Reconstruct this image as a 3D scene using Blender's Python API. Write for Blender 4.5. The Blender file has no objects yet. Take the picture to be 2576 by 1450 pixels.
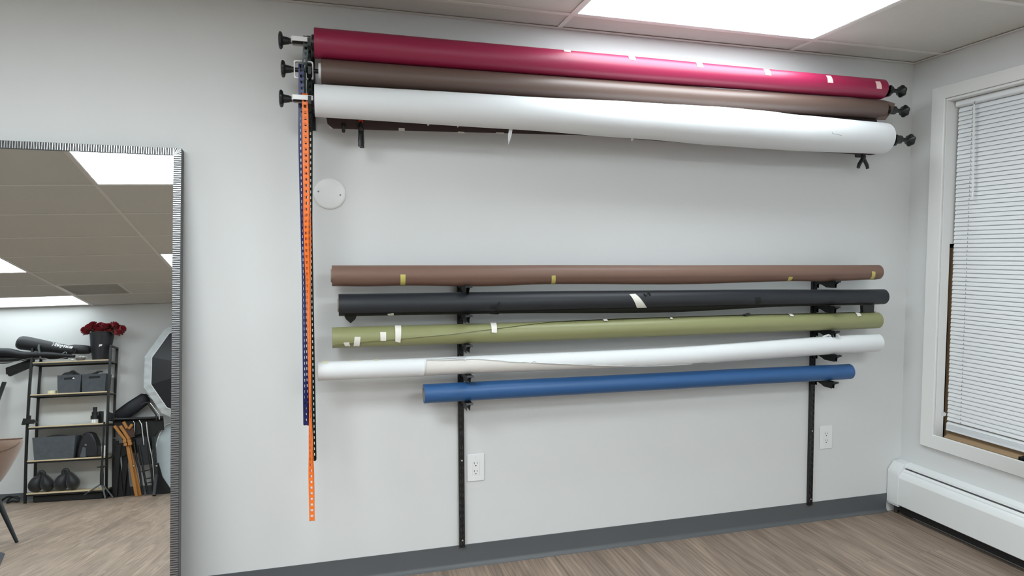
import bpy, math, random
from mathutils import Vector as V, Matrix
random.seed(7)
S = bpy.context.scene
COL = S.collection
pi, sin, cos, rad = math.pi, math.sin, math.cos, math.radians
H = 2.44             # ceiling height
YR = -6.325          # rear wall
XL = -9.2            # left wall

# ------------------------------------------------------------------ camera (measured from the room's own edges)
CAM = V((-3.03211, -2.82978, 1.42584)); YAW, PITCH, ROLL, F = 0.272582, -0.053982, 0.000756, 1629.28
FW = V((sin(YAW)*cos(PITCH), cos(YAW)*cos(PITCH), sin(PITCH)))
RT0 = V((cos(YAW), -sin(YAW), 0)); UP0 = RT0.cross(FW)
RT = RT0*cos(ROLL) + UP0*sin(ROLL); UP = UP0*cos(ROLL) - RT0*sin(ROLL)
def ray(u, v): return FW + RT*((u-1288)/F) - UP*((v-725)/F)
def at_y(u, v, y): d = ray(u, v); return CAM + d*((y-CAM.y)/d.y)
def at_x(u, v, x): d = ray(u, v); return CAM + d*((x-CAM.x)/d.x)
def at_z(u, v, z): d = ray(u, v); return CAM + d*((z-CAM.z)/d.z)
cd = bpy.data.cameras.new('camera'); cam = bpy.data.objects.new('camera', cd); COL.objects.link(cam)
cd.sensor_width = 36.0; cd.sensor_fit = 'HORIZONTAL'; cd.lens = F/2576*36.0; cd.clip_start = 0.02
cam.matrix_world = Matrix(((RT.x, UP.x, -FW.x, CAM.x), (RT.y, UP.y, -FW.y, CAM.y), (RT.z, UP.z, -FW.z, CAM.z), (0, 0, 0, 1)))
S.camera = cam

# ------------------------------------------------------------------ leaning mirror plane (glass bows a few millimetres)
MO = V((-3.58303, -0.045, 1.83019)); MTH, MPS, MPH = 0.126284, 0.0037755, -0.0055043
MA, MB, MC, MD = -0.0079918, 0.0180395, -0.0014329, -0.0105008
_h = V((-sin(MPS), cos(MPS), 0)); _e1 = V((cos(MPS), sin(MPS), 0)); _e2 = V((0, 0, 1))*cos(MTH) + _h*sin(MTH)
ME1 = _e1*cos(MPH) + _e2*sin(MPH); ME2 = _e2*cos(MPH) - _e1*sin(MPH); MN = V((0, 0, 1))*sin(MTH) - _h*cos(MTH)
def msag(u, v): return MA*v*(v-1.83) + MB*u*v + MC*u*u + MD*u*v*v
def mpos(u, v, w=0.0): return MO - ME1*u - ME2*v + MN*(msag(u, v)+w)
def mirror_ray(px, py):
    d = ray(px, py); t = ((MO-CAM).dot(MN))/d.dot(MN)
    for _ in range(6):
        q = CAM + d*t - MO; u = -q.dot(ME1); v = -q.dot(ME2)
        t += ((msag(u, v)-0.006) - q.dot(MN))/d.dot(MN)
    P = CAM + d*t; q = P-MO; u = -q.dot(ME1); v = -q.dot(ME2)
    n = MN + ME1*(MB*v+2*MC*u+MD*v*v) + ME2*(MA*(2*v-1.83)+MB*u+2*MD*u*v); n.normalize()
    return P, d - n*(2*d.dot(n))
def my(px, py, y): P, d = mirror_ray(px, py); return P + d*((y-P.y)/d.y)
def mz(px, py, z=0.0): P, d = mirror_ray(px, py); return P + d*((z-P.z)/d.z)

# ------------------------------------------------------------------ materials
def lin(c):
    if isinstance(c, str): c = [int(c[i:i+2], 16)/255 for i in (0, 2, 4)]
    return tuple(x/12.92 if x <= 0.04045 else ((x+0.055)/1.055)**2.4 for x in c) + (1.0,)
def mat(name, col, rough=0.5, metal=0.0, var=0.06, scale=20.0, bump=0.0, bscale=None, sheen=0.0, spec=0.5, trans=0.0):
    m = bpy.data.materials.new(name); m.use_nodes = True
    nt = m.node_tree; b = nt.nodes['Principled BSDF']; c = lin(col)
    tc = nt.nodes.new('ShaderNodeTexCoord')
    nz = nt.nodes.new('ShaderNodeTexNoise'); nz.inputs['Scale'].default_value = scale; nz.inputs['Detail'].default_value = 4
    nt.links.new(tc.outputs['Object'], nz.inputs['Vector'])
    mx = nt.nodes.new('ShaderNodeMix'); mx.data_type = 'RGBA'
    mx.inputs['A'].default_value = tuple(max(0, x*(1-var)) for x in c[:3]) + (1,)
    mx.inputs['B'].default_value = tuple(min(1, x*(1+var)) for x in c[:3]) + (1,)
    nt.links.new(nz.outputs['Fac'], mx.inputs['Factor']); nt.links.new(mx.outputs['Result'], b.inputs['Base Color'])
    b.inputs['Roughness'].default_value = rough; b.inputs['Metallic'].default_value = metal
    b.inputs['Specular IOR Level'].default_value = spec
    if sheen: b.inputs['Sheen Weight'].default_value = sheen
    if trans:
        b.inputs['Transmission Weight'].default_value = trans
    if bump:
        n2 = nt.nodes.new('ShaderNodeTexNoise'); n2.inputs['Scale'].default_value = bscale or scale*4; n2.inputs['Detail'].default_value = 3
        nt.links.new(tc.outputs['Object'], n2.inputs['Vector'])
        bp = nt.nodes.new('ShaderNodeBump'); bp.inputs['Strength'].default_value = bump; bp.inputs['Distance'].default_value = 0.002
        nt.links.new(n2.outputs['Fac'], bp.inputs['Height']); nt.links.new(bp.outputs['Normal'], b.inputs['Normal'])
    return m
def emit(name, col, st):
    m = bpy.data.materials.new(name); m.use_nodes = True; nt = m.node_tree
    nt.nodes.remove(nt.nodes['Principled BSDF'])
    e = nt.nodes.new('ShaderNodeEmission'); e.inputs['Strength'].default_value = st
    tc = nt.nodes.new('ShaderNodeTexCoord'); nz = nt.nodes.new('ShaderNodeTexNoise'); nz.inputs['Scale'].default_value = 3
    nt.links.new(tc.outputs['Object'], nz.inputs['Vector'])
    mx = nt.nodes.new('ShaderNodeMix'); mx.data_type = 'RGBA'
    mx.inputs['A'].default_value = tuple(x*0.97 for x in col)+(1,); mx.inputs['B'].default_value = tuple(col)+(1,)
    nt.links.new(nz.outputs['Fac'], mx.inputs['Factor']); nt.links.new(mx.outputs['Result'], e.inputs['Color'])
    nt.links.new(e.outputs['Emission'], nt.nodes['Material Output'].inputs['Surface'])
    return m

def floor_material():
    m = bpy.data.materials.new('vinyl_planks'); m.use_nodes = True; nt = m.node_tree; b = nt.nodes['Principled BSDF']
    L = nt.links.new; N = nt.nodes.new
    tc = N('ShaderNodeTexCoord'); sp = N('ShaderNodeSeparateXYZ'); L(tc.outputs['Object'], sp.inputs[0])
    cb = N('ShaderNodeCombineXYZ'); L(sp.outputs['Y'], cb.inputs['X']); L(sp.outputs['X'], cb.inputs['Y'])
    br = N('ShaderNodeTexBrick'); br.offset = 0.37; br.inputs['Scale'].default_value = 1.0
    br.inputs['Brick Width'].default_value = 1.22; br.inputs['Row Height'].default_value = 0.182
    br.inputs['Mortar Size'].default_value = 0.0012; br.inputs['Mortar Smooth'].default_value = 0.2
    br.inputs['Color1'].default_value = (0, 0, 0, 1); br.inputs['Color2'].default_value = (1, 1, 1, 1); br.inputs['Mortar'].default_value = (0.5, 0.5, 0.5, 1)
    L(cb.outputs[0], br.inputs['Vector'])
    # per plank random shift of the grain
    sh = N('ShaderNodeVectorMath'); sh.operation = 'SCALE'; sh.inputs['Scale'].default_value = 9.0; L(br.outputs['Color'], sh.inputs[0])
    ad = N('ShaderNodeVectorMath'); ad.operation = 'ADD'; L(cb.outputs[0], ad.inputs[0]); L(sh.outputs[0], ad.inputs[1])
    def noise(sx, sy, det=5, dist=0.0, rough=0.6):
        mp = N('ShaderNodeMapping'); mp.inputs['Scale'].default_value = (sx, sy, 1); L(ad.outputs[0], mp.inputs['Vector'])
        nz = N('ShaderNodeTexNoise'); nz.inputs['Scale'].default_value = 1; nz.inputs['Detail'].default_value = det
        nz.inputs['Distortion'].default_value = dist; nz.inputs['Roughness'].default_value = rough; L(mp.outputs[0], nz.inputs['Vector']); return nz
    n1 = noise(1.3, 13, 5, 1.2); n2 = noise(2.4, 64, 6, 1.0); n3 = noise(1.1, 5, 2, 0.4)
    cr = N('ShaderNodeValToRGB'); e = cr.color_ramp.elements
    e[0].position = 0.25; e[0].color = lin('6f6156'); e[1].position = 0.75; e[1].color = lin('a69484')
    x = cr.color_ramp.elements.new(0.48); x.color = lin('8b7b6e')
    L(n1.outputs['Fac'], cr.inputs['Fac'])
    c2 = N('ShaderNodeValToRGB'); e = c2.color_ramp.elements; e[0].position = 0.36; e[0].color = (0.72, 0.70, 0.68, 1); e[1].position = 0.58; e[1].color = (1.06, 1.06, 1.06, 1)
    L(n2.outputs['Fac'], c2.inputs['Fac'])
    m1 = N('ShaderNodeMix'); m1.data_type = 'RGBA'; m1.blend_type = 'MULTIPLY'; m1.inputs['Factor'].default_value = 0.75
    L(cr.outputs['Color'], m1.inputs['A']); L(c2.outputs['Color'], m1.inputs['B'])
    # cathedral figure / knots
    mp = N('ShaderNodeMapping'); mp.inputs['Scale'].default_value = (1.1, 9, 1); L(ad.outputs[0], mp.inputs['Vector'])
    wv = N('ShaderNodeTexWave'); wv.wave_type = 'RINGS'; wv.inputs['Scale'].default_value = 1.6; wv.inputs['Distortion'].default_value = 5; wv.inputs['Detail'].default_value = 3; wv.inputs['Detail Scale'].default_value = 1.2
    L(mp.outputs[0], wv.inputs['Vector'])
    c3 = N('ShaderNodeValToRGB'); e = c3.color_ramp.elements; e[0].position = 0.0; e[0].color = (0.66, 0.64, 0.62, 1); e[1].position = 0.34; e[1].color = (1, 1, 1, 1)
    L(wv.outputs['Fac'], c3.inputs['Fac'])
    m2 = N('ShaderNodeMix'); m2.data_type = 'RGBA'; m2.blend_type = 'MULTIPLY'; L(n3.outputs['Fac'], m2.inputs['Factor'])
    L(m1.outputs['Result'], m2.inputs['A']); L(c3.outputs['Color'], m2.inputs['B'])
    # plank tone
    c4 = N('ShaderNodeValToRGB'); e = c4.color_ramp.elements; e[0].color = (0.93, 0.93, 0.935, 1); e[1].color = (1.05, 1.04, 1.03, 1); L(br.outputs['Color'], c4.inputs['Fac'])
    m3 = N('ShaderNodeMix'); m3.data_type = 'RGBA'; m3.blend_type = 'MULTIPLY'; m3.inputs['Factor'].default_value = 1; L(m2.outputs['Result'], m3.inputs['A']); L(c4.outputs['Color'], m3.inputs['B'])
    m4 = N('ShaderNodeMix'); m4.data_type = 'RGBA'; m4.inputs['B'].default_value = lin('7a6d62'); L(br.outputs['Fac'], m4.inputs['Factor']); L(m3.outputs['Result'], m4.inputs['A'])
    L(m4.outputs['Result'], b.inputs['Base Color']); b.inputs['Roughness'].default_value = 0.48; b.inputs['Specular IOR Level'].default_value = 0.35
    bp = N('ShaderNodeBump'); bp.inputs['Strength'].default_value = 0.12; bp.inputs['Distance'].default_value = 0.002; L(n2.outputs['Fac'], bp.inputs['Height']); L(bp.outputs['Normal'], b.inputs['Normal'])
    return m

M = dict(
    wall=mat('wall_paint', 'd4d6d6', 0.62, var=0.012, scale=3, bump=0.05, bscale=260, spec=0.3),
    ceil=mat('ceiling_tile', 'c9c7c1', 0.9, var=0.03, scale=40, bump=0.35, bscale=420, spec=0.1),
    grid=mat('grid_enamel', 'd6d3ce', 0.5, var=0.01),
    base=mat('vinyl_cove_base', '55585b', 0.42, var=0.05, scale=6),
    floor=floor_material(),
    white=mat('white_enamel', 'dfe2e2', 0.35, var=0.01),
    trim=mat('white_trim_paint', 'e0e1df', 0.4, var=0.01),
    plast=mat('white_plastic', 'e4e6e6', 0.35, var=0.01),
    slat=mat('blind_vinyl', 'e3e6e8', 0.38, var=0.01),
    blk=mat('black_plastic', '0f1113', 0.42, var=0.1),
    steel=mat('black_steel', '0b0c0e', 0.38, var=0.1),
    dark=mat('black_and_shade', '060607', 0.7, var=0.1),  # own black of cloth and tape, also shade painted into gaps
    red=mat('crimson_paper', '8e1440', 0.42, var=0.02, scale=4, spec=0.65),
    brnd=mat('dark_brown_paper', '5d4a42', 0.43, var=0.03, scale=4, spec=0.65),
    brn=mat('brown_paper', '745a4e', 0.5, var=0.03, scale=4, spec=0.4),
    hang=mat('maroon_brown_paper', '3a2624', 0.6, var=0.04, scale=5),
    blackp=mat('black_paper', '23262b', 0.48, var=0.05, scale=5, spec=0.4),
    green=mat('olive_paper', '87895f', 0.42, var=0.03, scale=4, spec=0.5),
    whitep=mat('white_paper', 'dadddf', 0.55, var=0.015, scale=4, spec=0.3),
    whiteu=mat('creamy_paper_back', 'd3d0cb', 0.65, var=0.03, scale=12, spec=0.2),
    blue=mat('royal_blue_paper', '2b588b', 0.42, var=0.03, scale=4, spec=0.5),
    core=mat('cardboard_core', '8f8578', 0.8, var=0.1, scale=40),
    tape=mat('white_masking_tape', 'dedcd4', 0.6, var=0.06, scale=60),
    pinktape=mat('pinkish_tape', 'ecc7c2', 0.55, var=0.06, scale=60),
    ytape=mat('yellow_tape', 'c3b968', 0.55, var=0.08, scale=60),
    orange=mat('orange_plastic', 'f0782a', 0.4, var=0.04),
    navy=mat('navy_plastic', '1a1f5c', 0.35, var=0.08),
    dgreen=mat('dark_green_plastic', '10261f', 0.35, var=0.08),
    silver=mat('antique_silver', 'b9b9ba', 0.33, metal=1.0, var=0.1, scale=60),
    fdark=mat('dark_pewter', '4a4b4c', 0.45, metal=0.6, var=0.15, scale=60),
    chrome=mat('bright_metal', 'd5d7d8', 0.25, metal=1.0, var=0.03),
    wood=mat('light_oak_board', 'c9b694', 0.5, var=0.1, scale=14),
    owood=mat('orange_stained_wood', 'a06c34', 0.45, var=0.15, scale=12),
    leather=mat('dark_brown_leather', '3b2219', 0.5, var=0.15, scale=30),
    felt=mat('grey_felt', '4e5358', 0.95, var=0.3, scale=18, bump=0.3, bscale=300),
    cloth=mat('black_nylon', '101217', 0.55, var=0.15, scale=15, sheen=0.2),
    navycloth=mat('blue_black_nylon', '0c0e18', 0.6, var=0.15, scale=15),
    grey=mat('grey_plastic', '6a7072', 0.45, var=0.06),
    pipe=mat('silver_piping', 'b5bcc0', 0.4, var=0.05),
    rim=mat('white_diffuser_cloth', 'c5cbce', 0.7, var=0.1, scale=25, bump=0.5, bscale=30),
    bucket=mat('black_bucket_plastic', '14161c', 0.45, var=0.08),
    rose=mat('rose_petal', '8c0a1c', 0.5, var=0.3, scale=30, sheen=0.2),
    leaf=mat('rose_leaf', '4f6b3a', 0.5, var=0.25, scale=40),
    tan=mat('tan_upholstery', '7e6454', 0.6, var=0.1, scale=30, sheen=0.3),
    piping=mat('dark_tan_piping', '5f4739', 0.6, var=0.1),
    gun=mat('gunmetal_leg', '23282b', 0.35, metal=0.4, var=0.1),
    card=mat('cardboard', '9a8163', 0.8, var=0.06, scale=20),
    crumple=mat('crumpled_foil_paper', 'cfcdca', 0.5, var=0.1, scale=80, bump=0.6, bscale=90),
    bowl=mat('pewter_bowl', '8b8a8c', 0.35, metal=0.5, var=0.05),
    cream=mat('cream_tape_roll', 'dcd8b8', 0.6, var=0.04),
    vent=mat('grey_vent_metal', '8c8f8d', 0.5, var=0.05),
    rug=mat('dark_grey_mat', '3a3d44', 0.9, var=0.2, scale=60),
    light=emit('panel_glow', (0.90, 0.97, 1.0), 6.6),
    lightdim=emit('panel_glow_dim', (0.88, 0.96, 1.0), 1.5),
    lightsoft=emit('panel_glow_soft', (0.88, 0.96, 1.0), 3.2),
    redpad=mat('red_rubber', 'd8452e', 0.5),
    reflector=mat('pale_reflector_cloth', 'a3acb0', 0.45, var=0.1, scale=12),
    ink=mat('pencil_grey', '5a5f60', 0.7),
    letter=mat('white_print', 'eef0f2', 0.5),
)
_m = bpy.data.materials.new('mirror_glass'); _m.use_nodes = True
_b = _m.node_tree.nodes['Principled BSDF']; _b.inputs['Base Color'].default_value = (0.86, 0.88, 0.87, 1); _b.inputs['Metallic'].default_value = 1; _b.inputs['Roughness'].default_value = 0.0
M['mirror'] = _m
_m = bpy.data.materials.new('window_pane'); _m.use_nodes = True
_b = _m.node_tree.nodes['Principled BSDF']; _b.inputs['Base Color'].default_value = (0.9, 0.95, 0.95, 1); _b.inputs['Roughness'].default_value = 0.02; _b.inputs['Transmission Weight'].default_value = 1.0
M['pane'] = _m
_m = bpy.data.materials.new('clear_acrylic'); _m.use_nodes = True
_b = _m.node_tree.nodes['Principled BSDF']; _b.inputs['Base Color'].default_value = (0.93, 0.95, 0.95, 1); _b.inputs['Roughness'].default_value = 0.2; _b.inputs['Transmission Weight'].default_value = 0.35
M['acryl'] = _m

# ------------------------------------------------------------------ object helpers
WLOC = {}
def thing(name, label, cat, loc, group=None):
    o = bpy.data.objects.new(name, None); COL.objects.link(o); o.location = loc; o.empty_display_size = 0.05
    o['label'] = label; o['category'] = cat
    if group: o['group'] = group
    WLOC[o.name] = V(loc); return o
def tag(o, label, cat, group=None):
    o['label'] = label; o['category'] = cat
    if group: o['group'] = group
    return o
def struct(o, label=None):
    o['kind'] = 'structure'
    return o
class B:
    """collects shapes for ONE mesh object"""
    def __init__(s): s.v = []; s.f = []; s.m = []
    def add(s, vs, fs, mi=0):
        k = len(s.v); s.v += [V(p) for p in vs]; s.f += [tuple(i+k for i in f) for f in fs]; s.m += [mi]*len(fs); return s
    def box(s, x0, x1, y0, y1, z0, z1, mi=0):
        return s.add([(x, y, z) for x in (x0, x1) for y in (y0, y1) for z in (z0, z1)],
                     [(0, 1, 3, 2), (4, 6, 7, 5), (0, 4, 5, 1), (2, 3, 7, 6), (0, 2, 6, 4), (1, 5, 7, 3)], mi)
    def hexa(s, p, mi=0):     # 8 points: bottom loop 0-3, top loop 4-7
        return s.add(p, [(3, 2, 1, 0), (4, 5, 6, 7), (0, 1, 5, 4), (1, 2, 6, 5), (2, 3, 7, 6), (3, 0, 4, 7)], mi)
    def bar(s, a, b, w, h, up=(0, 0, 1), mi=0):      # rectangular bar from a to b
        a, b = V(a), V(b); d = (b-a).normalized(); up = V(up)
        if abs(d.dot(up)) > 0.98: up = V((1, 0, 0)) if abs(d.x) < 0.9 else V((0, 1, 0))
        r = d.cross(up).normalized()*(w/2); t = r.normalized().cross(d)*(h/2)
        return s.hexa([a-r-t, a+r-t, b+r-t, b-r-t, a-r+t, a+r+t, b+r+t, b-r+t], mi)
    def tube(s, pts, rr, seg=16, mi=0, cap=True, squash=None, up=None):
        pts = [V(p) for p in pts]; n = len(pts)
        if not isinstance(rr, (list, tuple)): rr = [rr]*n
        ref = None; k = len(s.v)
        for i, p in enumerate(pts):
            t = (pts[min(i+1, n-1)]-pts[max(i-1, 0)])
            if t.length < 1e-9: t = V((0, 0, 1))
            t.normalize()
            if ref is None: ref = V(up) if up else (V((0, 0, 1)) if abs(t.z) < 0.9 else V((0, 1, 0)))
            a = (ref - t*ref.dot(t))
            if a.length < 1e-6: a = t.orthogonal()
            a.normalize(); b = t.cross(a); ref = a
            sa, sb = squash if squash else (1, 1)
            for j in range(seg):
                q = 2*pi*j/seg; s.v.append(p + a*(rr[i]*sa*cos(q)) + b*(rr[i]*sb*sin(q)))
        for i in range(n-1):
            for j in range(seg):
                j2 = (j+1) % seg; s.f.append((k+i*seg+j, k+(i+1)*seg+j, k+(i+1)*seg+j2, k+i*seg+j2)); s.m.append(mi)
        if cap:
            s.f.append(tuple(k+j for j in range(seg))); s.m.append(mi)
            s.f.append(tuple(k+(n-1)*seg+j for j in reversed(range(seg)))); s.m.append(mi)
        return s
    def lathe(s, o, d, prof, seg=24, mi=0, lobes=0, amp=0.0):   # profile [(distance along d, radius)]
        o, d = V(o), V(d).normalized(); a = d.orthogonal().normalized(); b = d.cross(a); k = len(s.v)
        for h, r in prof:
            for j in range(seg):
                q = 2*pi*j/seg; rr = r*(1+amp*cos(lobes*q)) if lobes and r > 0.022 else r
                s.v.append(o + d*h + a*(rr*cos(q)) + b*(rr*sin(q)))
        n = len(prof)
        for i in range(n-1):
            for j in range(seg):
                j2 = (j+1) % seg; s.f.append((k+i*seg+j, k+i*seg+j2, k+(i+1)*seg+j2, k+(i+1)*seg+j)); s.m.append(mi)
        if prof[0][1] > 1e-5: s.f.append(tuple(k+j for j in reversed(range(seg)))); s.m.append(mi)
        if prof[-1][1] > 1e-5: s.f.append(tuple(k+(n-1)*seg+j for j in range(seg))); s.m.append(mi)
        return s
    def prism(s, poly, vec, mi=0):     # planar polygon (3-D points) swept by vec
        vec = V(vec); n = len(poly)
        return s.add([V(p) for p in poly] + [V(p)+vec for p in poly],
                     [tuple(reversed(range(n))), tuple(range(n, 2*n))] + [(i, (i+1) % n, n+(i+1) % n, n+i) for i in range(n)], mi)
    def grid(s, fn, nu, nv, mi=0):
        return s.add([fn(i/nu, j/nv) for i in range(nu+1) for j in range(nv+1)],
                     [(i*(nv+1)+j, (i+1)*(nv+1)+j, (i+1)*(nv+1)+j+1, i*(nv+1)+j+1) for i in range(nu) for j in range(nv)], mi)
    def ball(s, c, r, seg=16, rings=10, mi=0, fn=None):
        c = V(c); r = V(r) if not isinstance(r, (int, float)) else V((r, r, r))
        def p(u, v):
            q = 2*pi*u; w = pi*(v-0.5); d = V((cos(w)*cos(q), cos(w)*sin(q), sin(w)))
            k = fn(d) if fn else 1.0
            return c + V((d.x*r.x, d.y*r.y, d.z*r.z))*k
        return s.grid(p, seg, rings, mi)
    def build(s, name, m, parent=None, loc=None, smooth=40, bevel=0.0, fix=True):
        me = bpy.data.meshes.new(name)
        if parent is not None: org = WLOC[parent.name]
        elif loc is not None: org = V(loc)
        else:
            lo = V([min(p[i] for p in s.v) for i in range(3)]); hi = V([max(p[i] for p in s.v) for i in range(3)])
            org = V(((lo.x+hi.x)/2, (lo.y+hi.y)/2, lo.z))
        me.from_pydata([tuple(p-org) for p in s.v], [], s.f); 
        ms = m if isinstance(m, (list, tuple)) else [m]
        for q in ms: me.materials.append(M[q])
        me.polygons.foreach_set('material_index', s.m)
        if fix:
            import bmesh
            bm = bmesh.new(); bm.from_mesh(me); bmesh.ops.remove_doubles(bm, verts=bm.verts, dist=1e-6)
            bmesh.ops.recalc_face_normals(bm, faces=bm.faces); bm.to_mesh(me); bm.free()
        if smooth:
            me.polygons.foreach_set('use_smooth', [True]*len(me.polygons)); me.set_sharp_from_angle(angle=rad(smooth))
        me.update()
        o = bpy.data.objects.new(name, me); COL.objects.link(o)
        if parent is not None: o.parent = parent
        else: o.location = org
        WLOC[o.name] = org
        if bevel:
            bv = o.modifiers.new('bevel', 'BEVEL'); bv.width = bevel; bv.segments = 2; bv.limit_method = 'ANGLE'; bv.angle_limit = rad(40)
        return o
def interp(tab, x):
    if x <= tab[0][0]: return tab[0][1:]
    for a, b in zip(tab, tab[1:]):
        if x <= b[0]:
            t = (x-a[0])/(b[0]-a[0]); t = t*t*(3-2*t) if len(tab) > 2 else t
            return tuple(p+(q-p)*t for p, q in zip(a[1:], b[1:]))
    return tab[-1][1:]
def catmull(pts, n=8):
    pts = [V(p) for p in pts]; out = []
    for i in range(len(pts)-1):
        p0 = pts[max(i-1, 0)]; p1 = pts[i]; p2 = pts[i+1]; p3 = pts[min(i+2, len(pts)-1)]
        for j in range(n):
            t = j/n; out.append(0.5*((2*p1)+(p2-p0)*t+(2*p0-5*p1+4*p2-p3)*t*t+(3*p1-p0-3*p2+p3)*t**3))
    out.append(pts[-1]); return out

# ================================================================== THE ROOM
b = B().box(XL, 0.0, YR, 0.0, -0.06, 0.0); struct(b.build('floor', 'floor', loc=(0, 0, 0)))
# back wall, rear wall, left wall
struct(B().box(XL-0.1, 0.14, 0.0, 0.1, -0.06, 2.62).build('wall_back', 'wall'))
struct(B().box(XL-0.1, 0.14, YR-0.1, YR, -0.06, 2.62).build('wall_rear', 'wall'))
struct(B().box(XL-0.1, XL, YR, 0.0, -0.06, 2.62).build('wall_left', 'wall'))
# right wall with the window opening
WY0, WY1, WZ0, WZ1 = -0.204, -2.30, 0.478, 2.214
b = B()
b.box(0, 0.052, WY0, 0.0, -0.06, 2.62); b.box(0.052, 0.14, -0.16, 0.0, -0.06, 2.62); b.box(0, 0.14, YR, WY1, -0.06, 2.62)
b.box(0, 0.052, WY1, WY0, -0.06, WZ0-0.045); b.box(0.052, 0.14, WY1, -0.16, -0.06, WZ0-0.045); b.box(0, 0.052, WY1, WY0, WZ1+0.001, 2.62); b.box(0.052, 0.14, WY1, -0.16, WZ1+0.001, 2.62)
struct(b.build('wall_right', 'wall'))
# suspended ceiling: tiles a little above the tee grid
TX = [-0.80-1.2265*k for k in range(7)]; TY = [-0.182-0.605*k for k in range(11)]
TX = [x for x in TX if x > XL]
cell = {}
LIGHTS = [(1, 0), (3, 2), (3, 6), (5, 6), (5, 9), (1, 4), (1, 8), (5, 2)]
VENT = (4, 8)
xs = [0.0] + TX + [XL]; ys = [0.0] + TY + [YR]
b = B()
for i in range(len(xs)-1):
    for j in range(len(ys)-1):
        if (i, j-1) in LIGHTS: continue
        b.box(xs[i+1], xs[i], ys[j+1], ys[j], H+0.0045, H+0.02)
ceil = struct(b.build('ceiling', 'ceil', loc=(0, 0, H)))
b = B()
for x in TX: b.box(x-0.012, x+0.012, YR+0.005, -0.005, H, H+0.0042)
for y in TY:
    for i in range(len(xs)-1): b.box(xs[i+1]+0.0122, xs[i]-0.0122, y-0.012, y+0.012, H+0.0004, H+0.0042)
b.build('ceiling_grid', 'grid', ceil)
b = B()
b.box(XL, -0.006, -0.026, -0.006, H-0.0005, H+0.0012); b.box(XL, -0.006, YR+0.006, YR+0.026, H-0.0005, H+0.0012)
b.box(-0.024, -0.004, YR+0.03, -0.027, H-0.0006, H+0.0011)
b.build('wall_angle', 'grid', ceil)
struct(B().box(XL-0.1, 0.14, YR-0.1, 0.1, 2.62, 2.66).build('ceiling_deck', 'dark'))
# luminous panels; those never in view are added to light the room
LDESC = {
 (1, 0): 'bright white ceiling light panel directly above the crimson paper roll',
 (3, 2): 'bright ceiling light panel mirrored at the top right corner of the mirror',
 (3, 6): 'bright ceiling light panel mirrored as a small triangle at the right edge of the mirror',
 (5, 6): 'ceiling light panel mirrored as a triangle at the left edge of the mirror',
 (5, 9): 'bright ceiling light panel mirrored just above the far white wall, over the black bags',
 (1, 4): 'unseen added white ceiling light panel over the middle of the room by the window',
 (1, 8): 'unseen added white ceiling light panel by the far end of the window wall',
 (5, 2): 'unseen added white ceiling light panel over the left part of the room',
}
for (i, j) in LIGHTS:
    x0, x1 = xs[i+1]+0.0125, xs[i]-0.0125; y0, y1 = ys[j+2]+0.0125, ys[j+1]-0.0125
    t = thing('ceiling_light', LDESC[(i, j)], 'ceiling light', ((x0+x1)/2, (y0+y1)/2, H), 'ceiling light panels')
    B().box(x0+0.006, x1-0.006, y0+0.006, y1-0.006, H+0.004, H+0.008).build('diffuser', {(5, 9): 'lightdim', (1, 0): 'lightsoft'}.get((i, j), 'light'), t)
    f = B()
    for q in ((x0, x1, y0, y0+0.006), (x0, x1, y1-0.006, y1), (x0, x0+0.006, y0+0.006, y1-0.006), (x1-0.006, x1, y0+0.006, y1-0.006)):
        f.box(*q, H+0.001, H+0.03)
    f.box(x0+0.006, x1-0.006, y0+0.006, y1-0.006, H+0.02, H+0.03)
    f.build('frame', 'white', t)
i, j = VENT
x0 = xs[i+1]+0.0125; x1 = x0+0.585; y0, y1 = ys[j+2]+0.0125, ys[j+1]-0.0125
t = thing('ceiling_vent', 'grey square ceiling vent grille seen in the mirror above the far wall', 'vent', ((x0+x1)/2, (y0+y1)/2, H))
f = B()
for q in ((x0, x1, y0, y0+0.02), (x0, x1, y1-0.02, y1), (x0, x0+0.02, y0+0.02, y1-0.02), (x1-0.02, x1, y0+0.02, y1-0.02)): f.box(*q, H-0.001, H+0.0068)
f.build('frame', 'grid', t)
f = B()
for k in range(28):
    xx = x0+0.03+k*(x1-x0-0.06)/27; f.bar((xx, y0+0.02, H+0.0035), (xx, y1-0.02, H+0.0035), 0.012, 0.0015, up=(0.5, 0, 1))
f.build('louvres', 'vent', t)
# vinyl cove base: flat band with a toe that turns out on the floor
def cove(name, y, s, x0, x1):
    prof = [(0.0, 0.101), (0.0032, 0.1005), (0.0034, 0.022), (0.005, 0.014), (0.009, 0.008), (0.0155, 0.003), (0.0165, 0.0), (0.0, 0.0)]
    return struct(B().prism([(x0, y+s*p, z) for p, z in prof], (x1-x0, 0, 0)).build(name, 'base', smooth=25))
cove('baseboard_back', 0.0, -1, -6.4, -0.0905)
cove('baseboard_rear', YR, 1, XL, 0.0)

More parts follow.
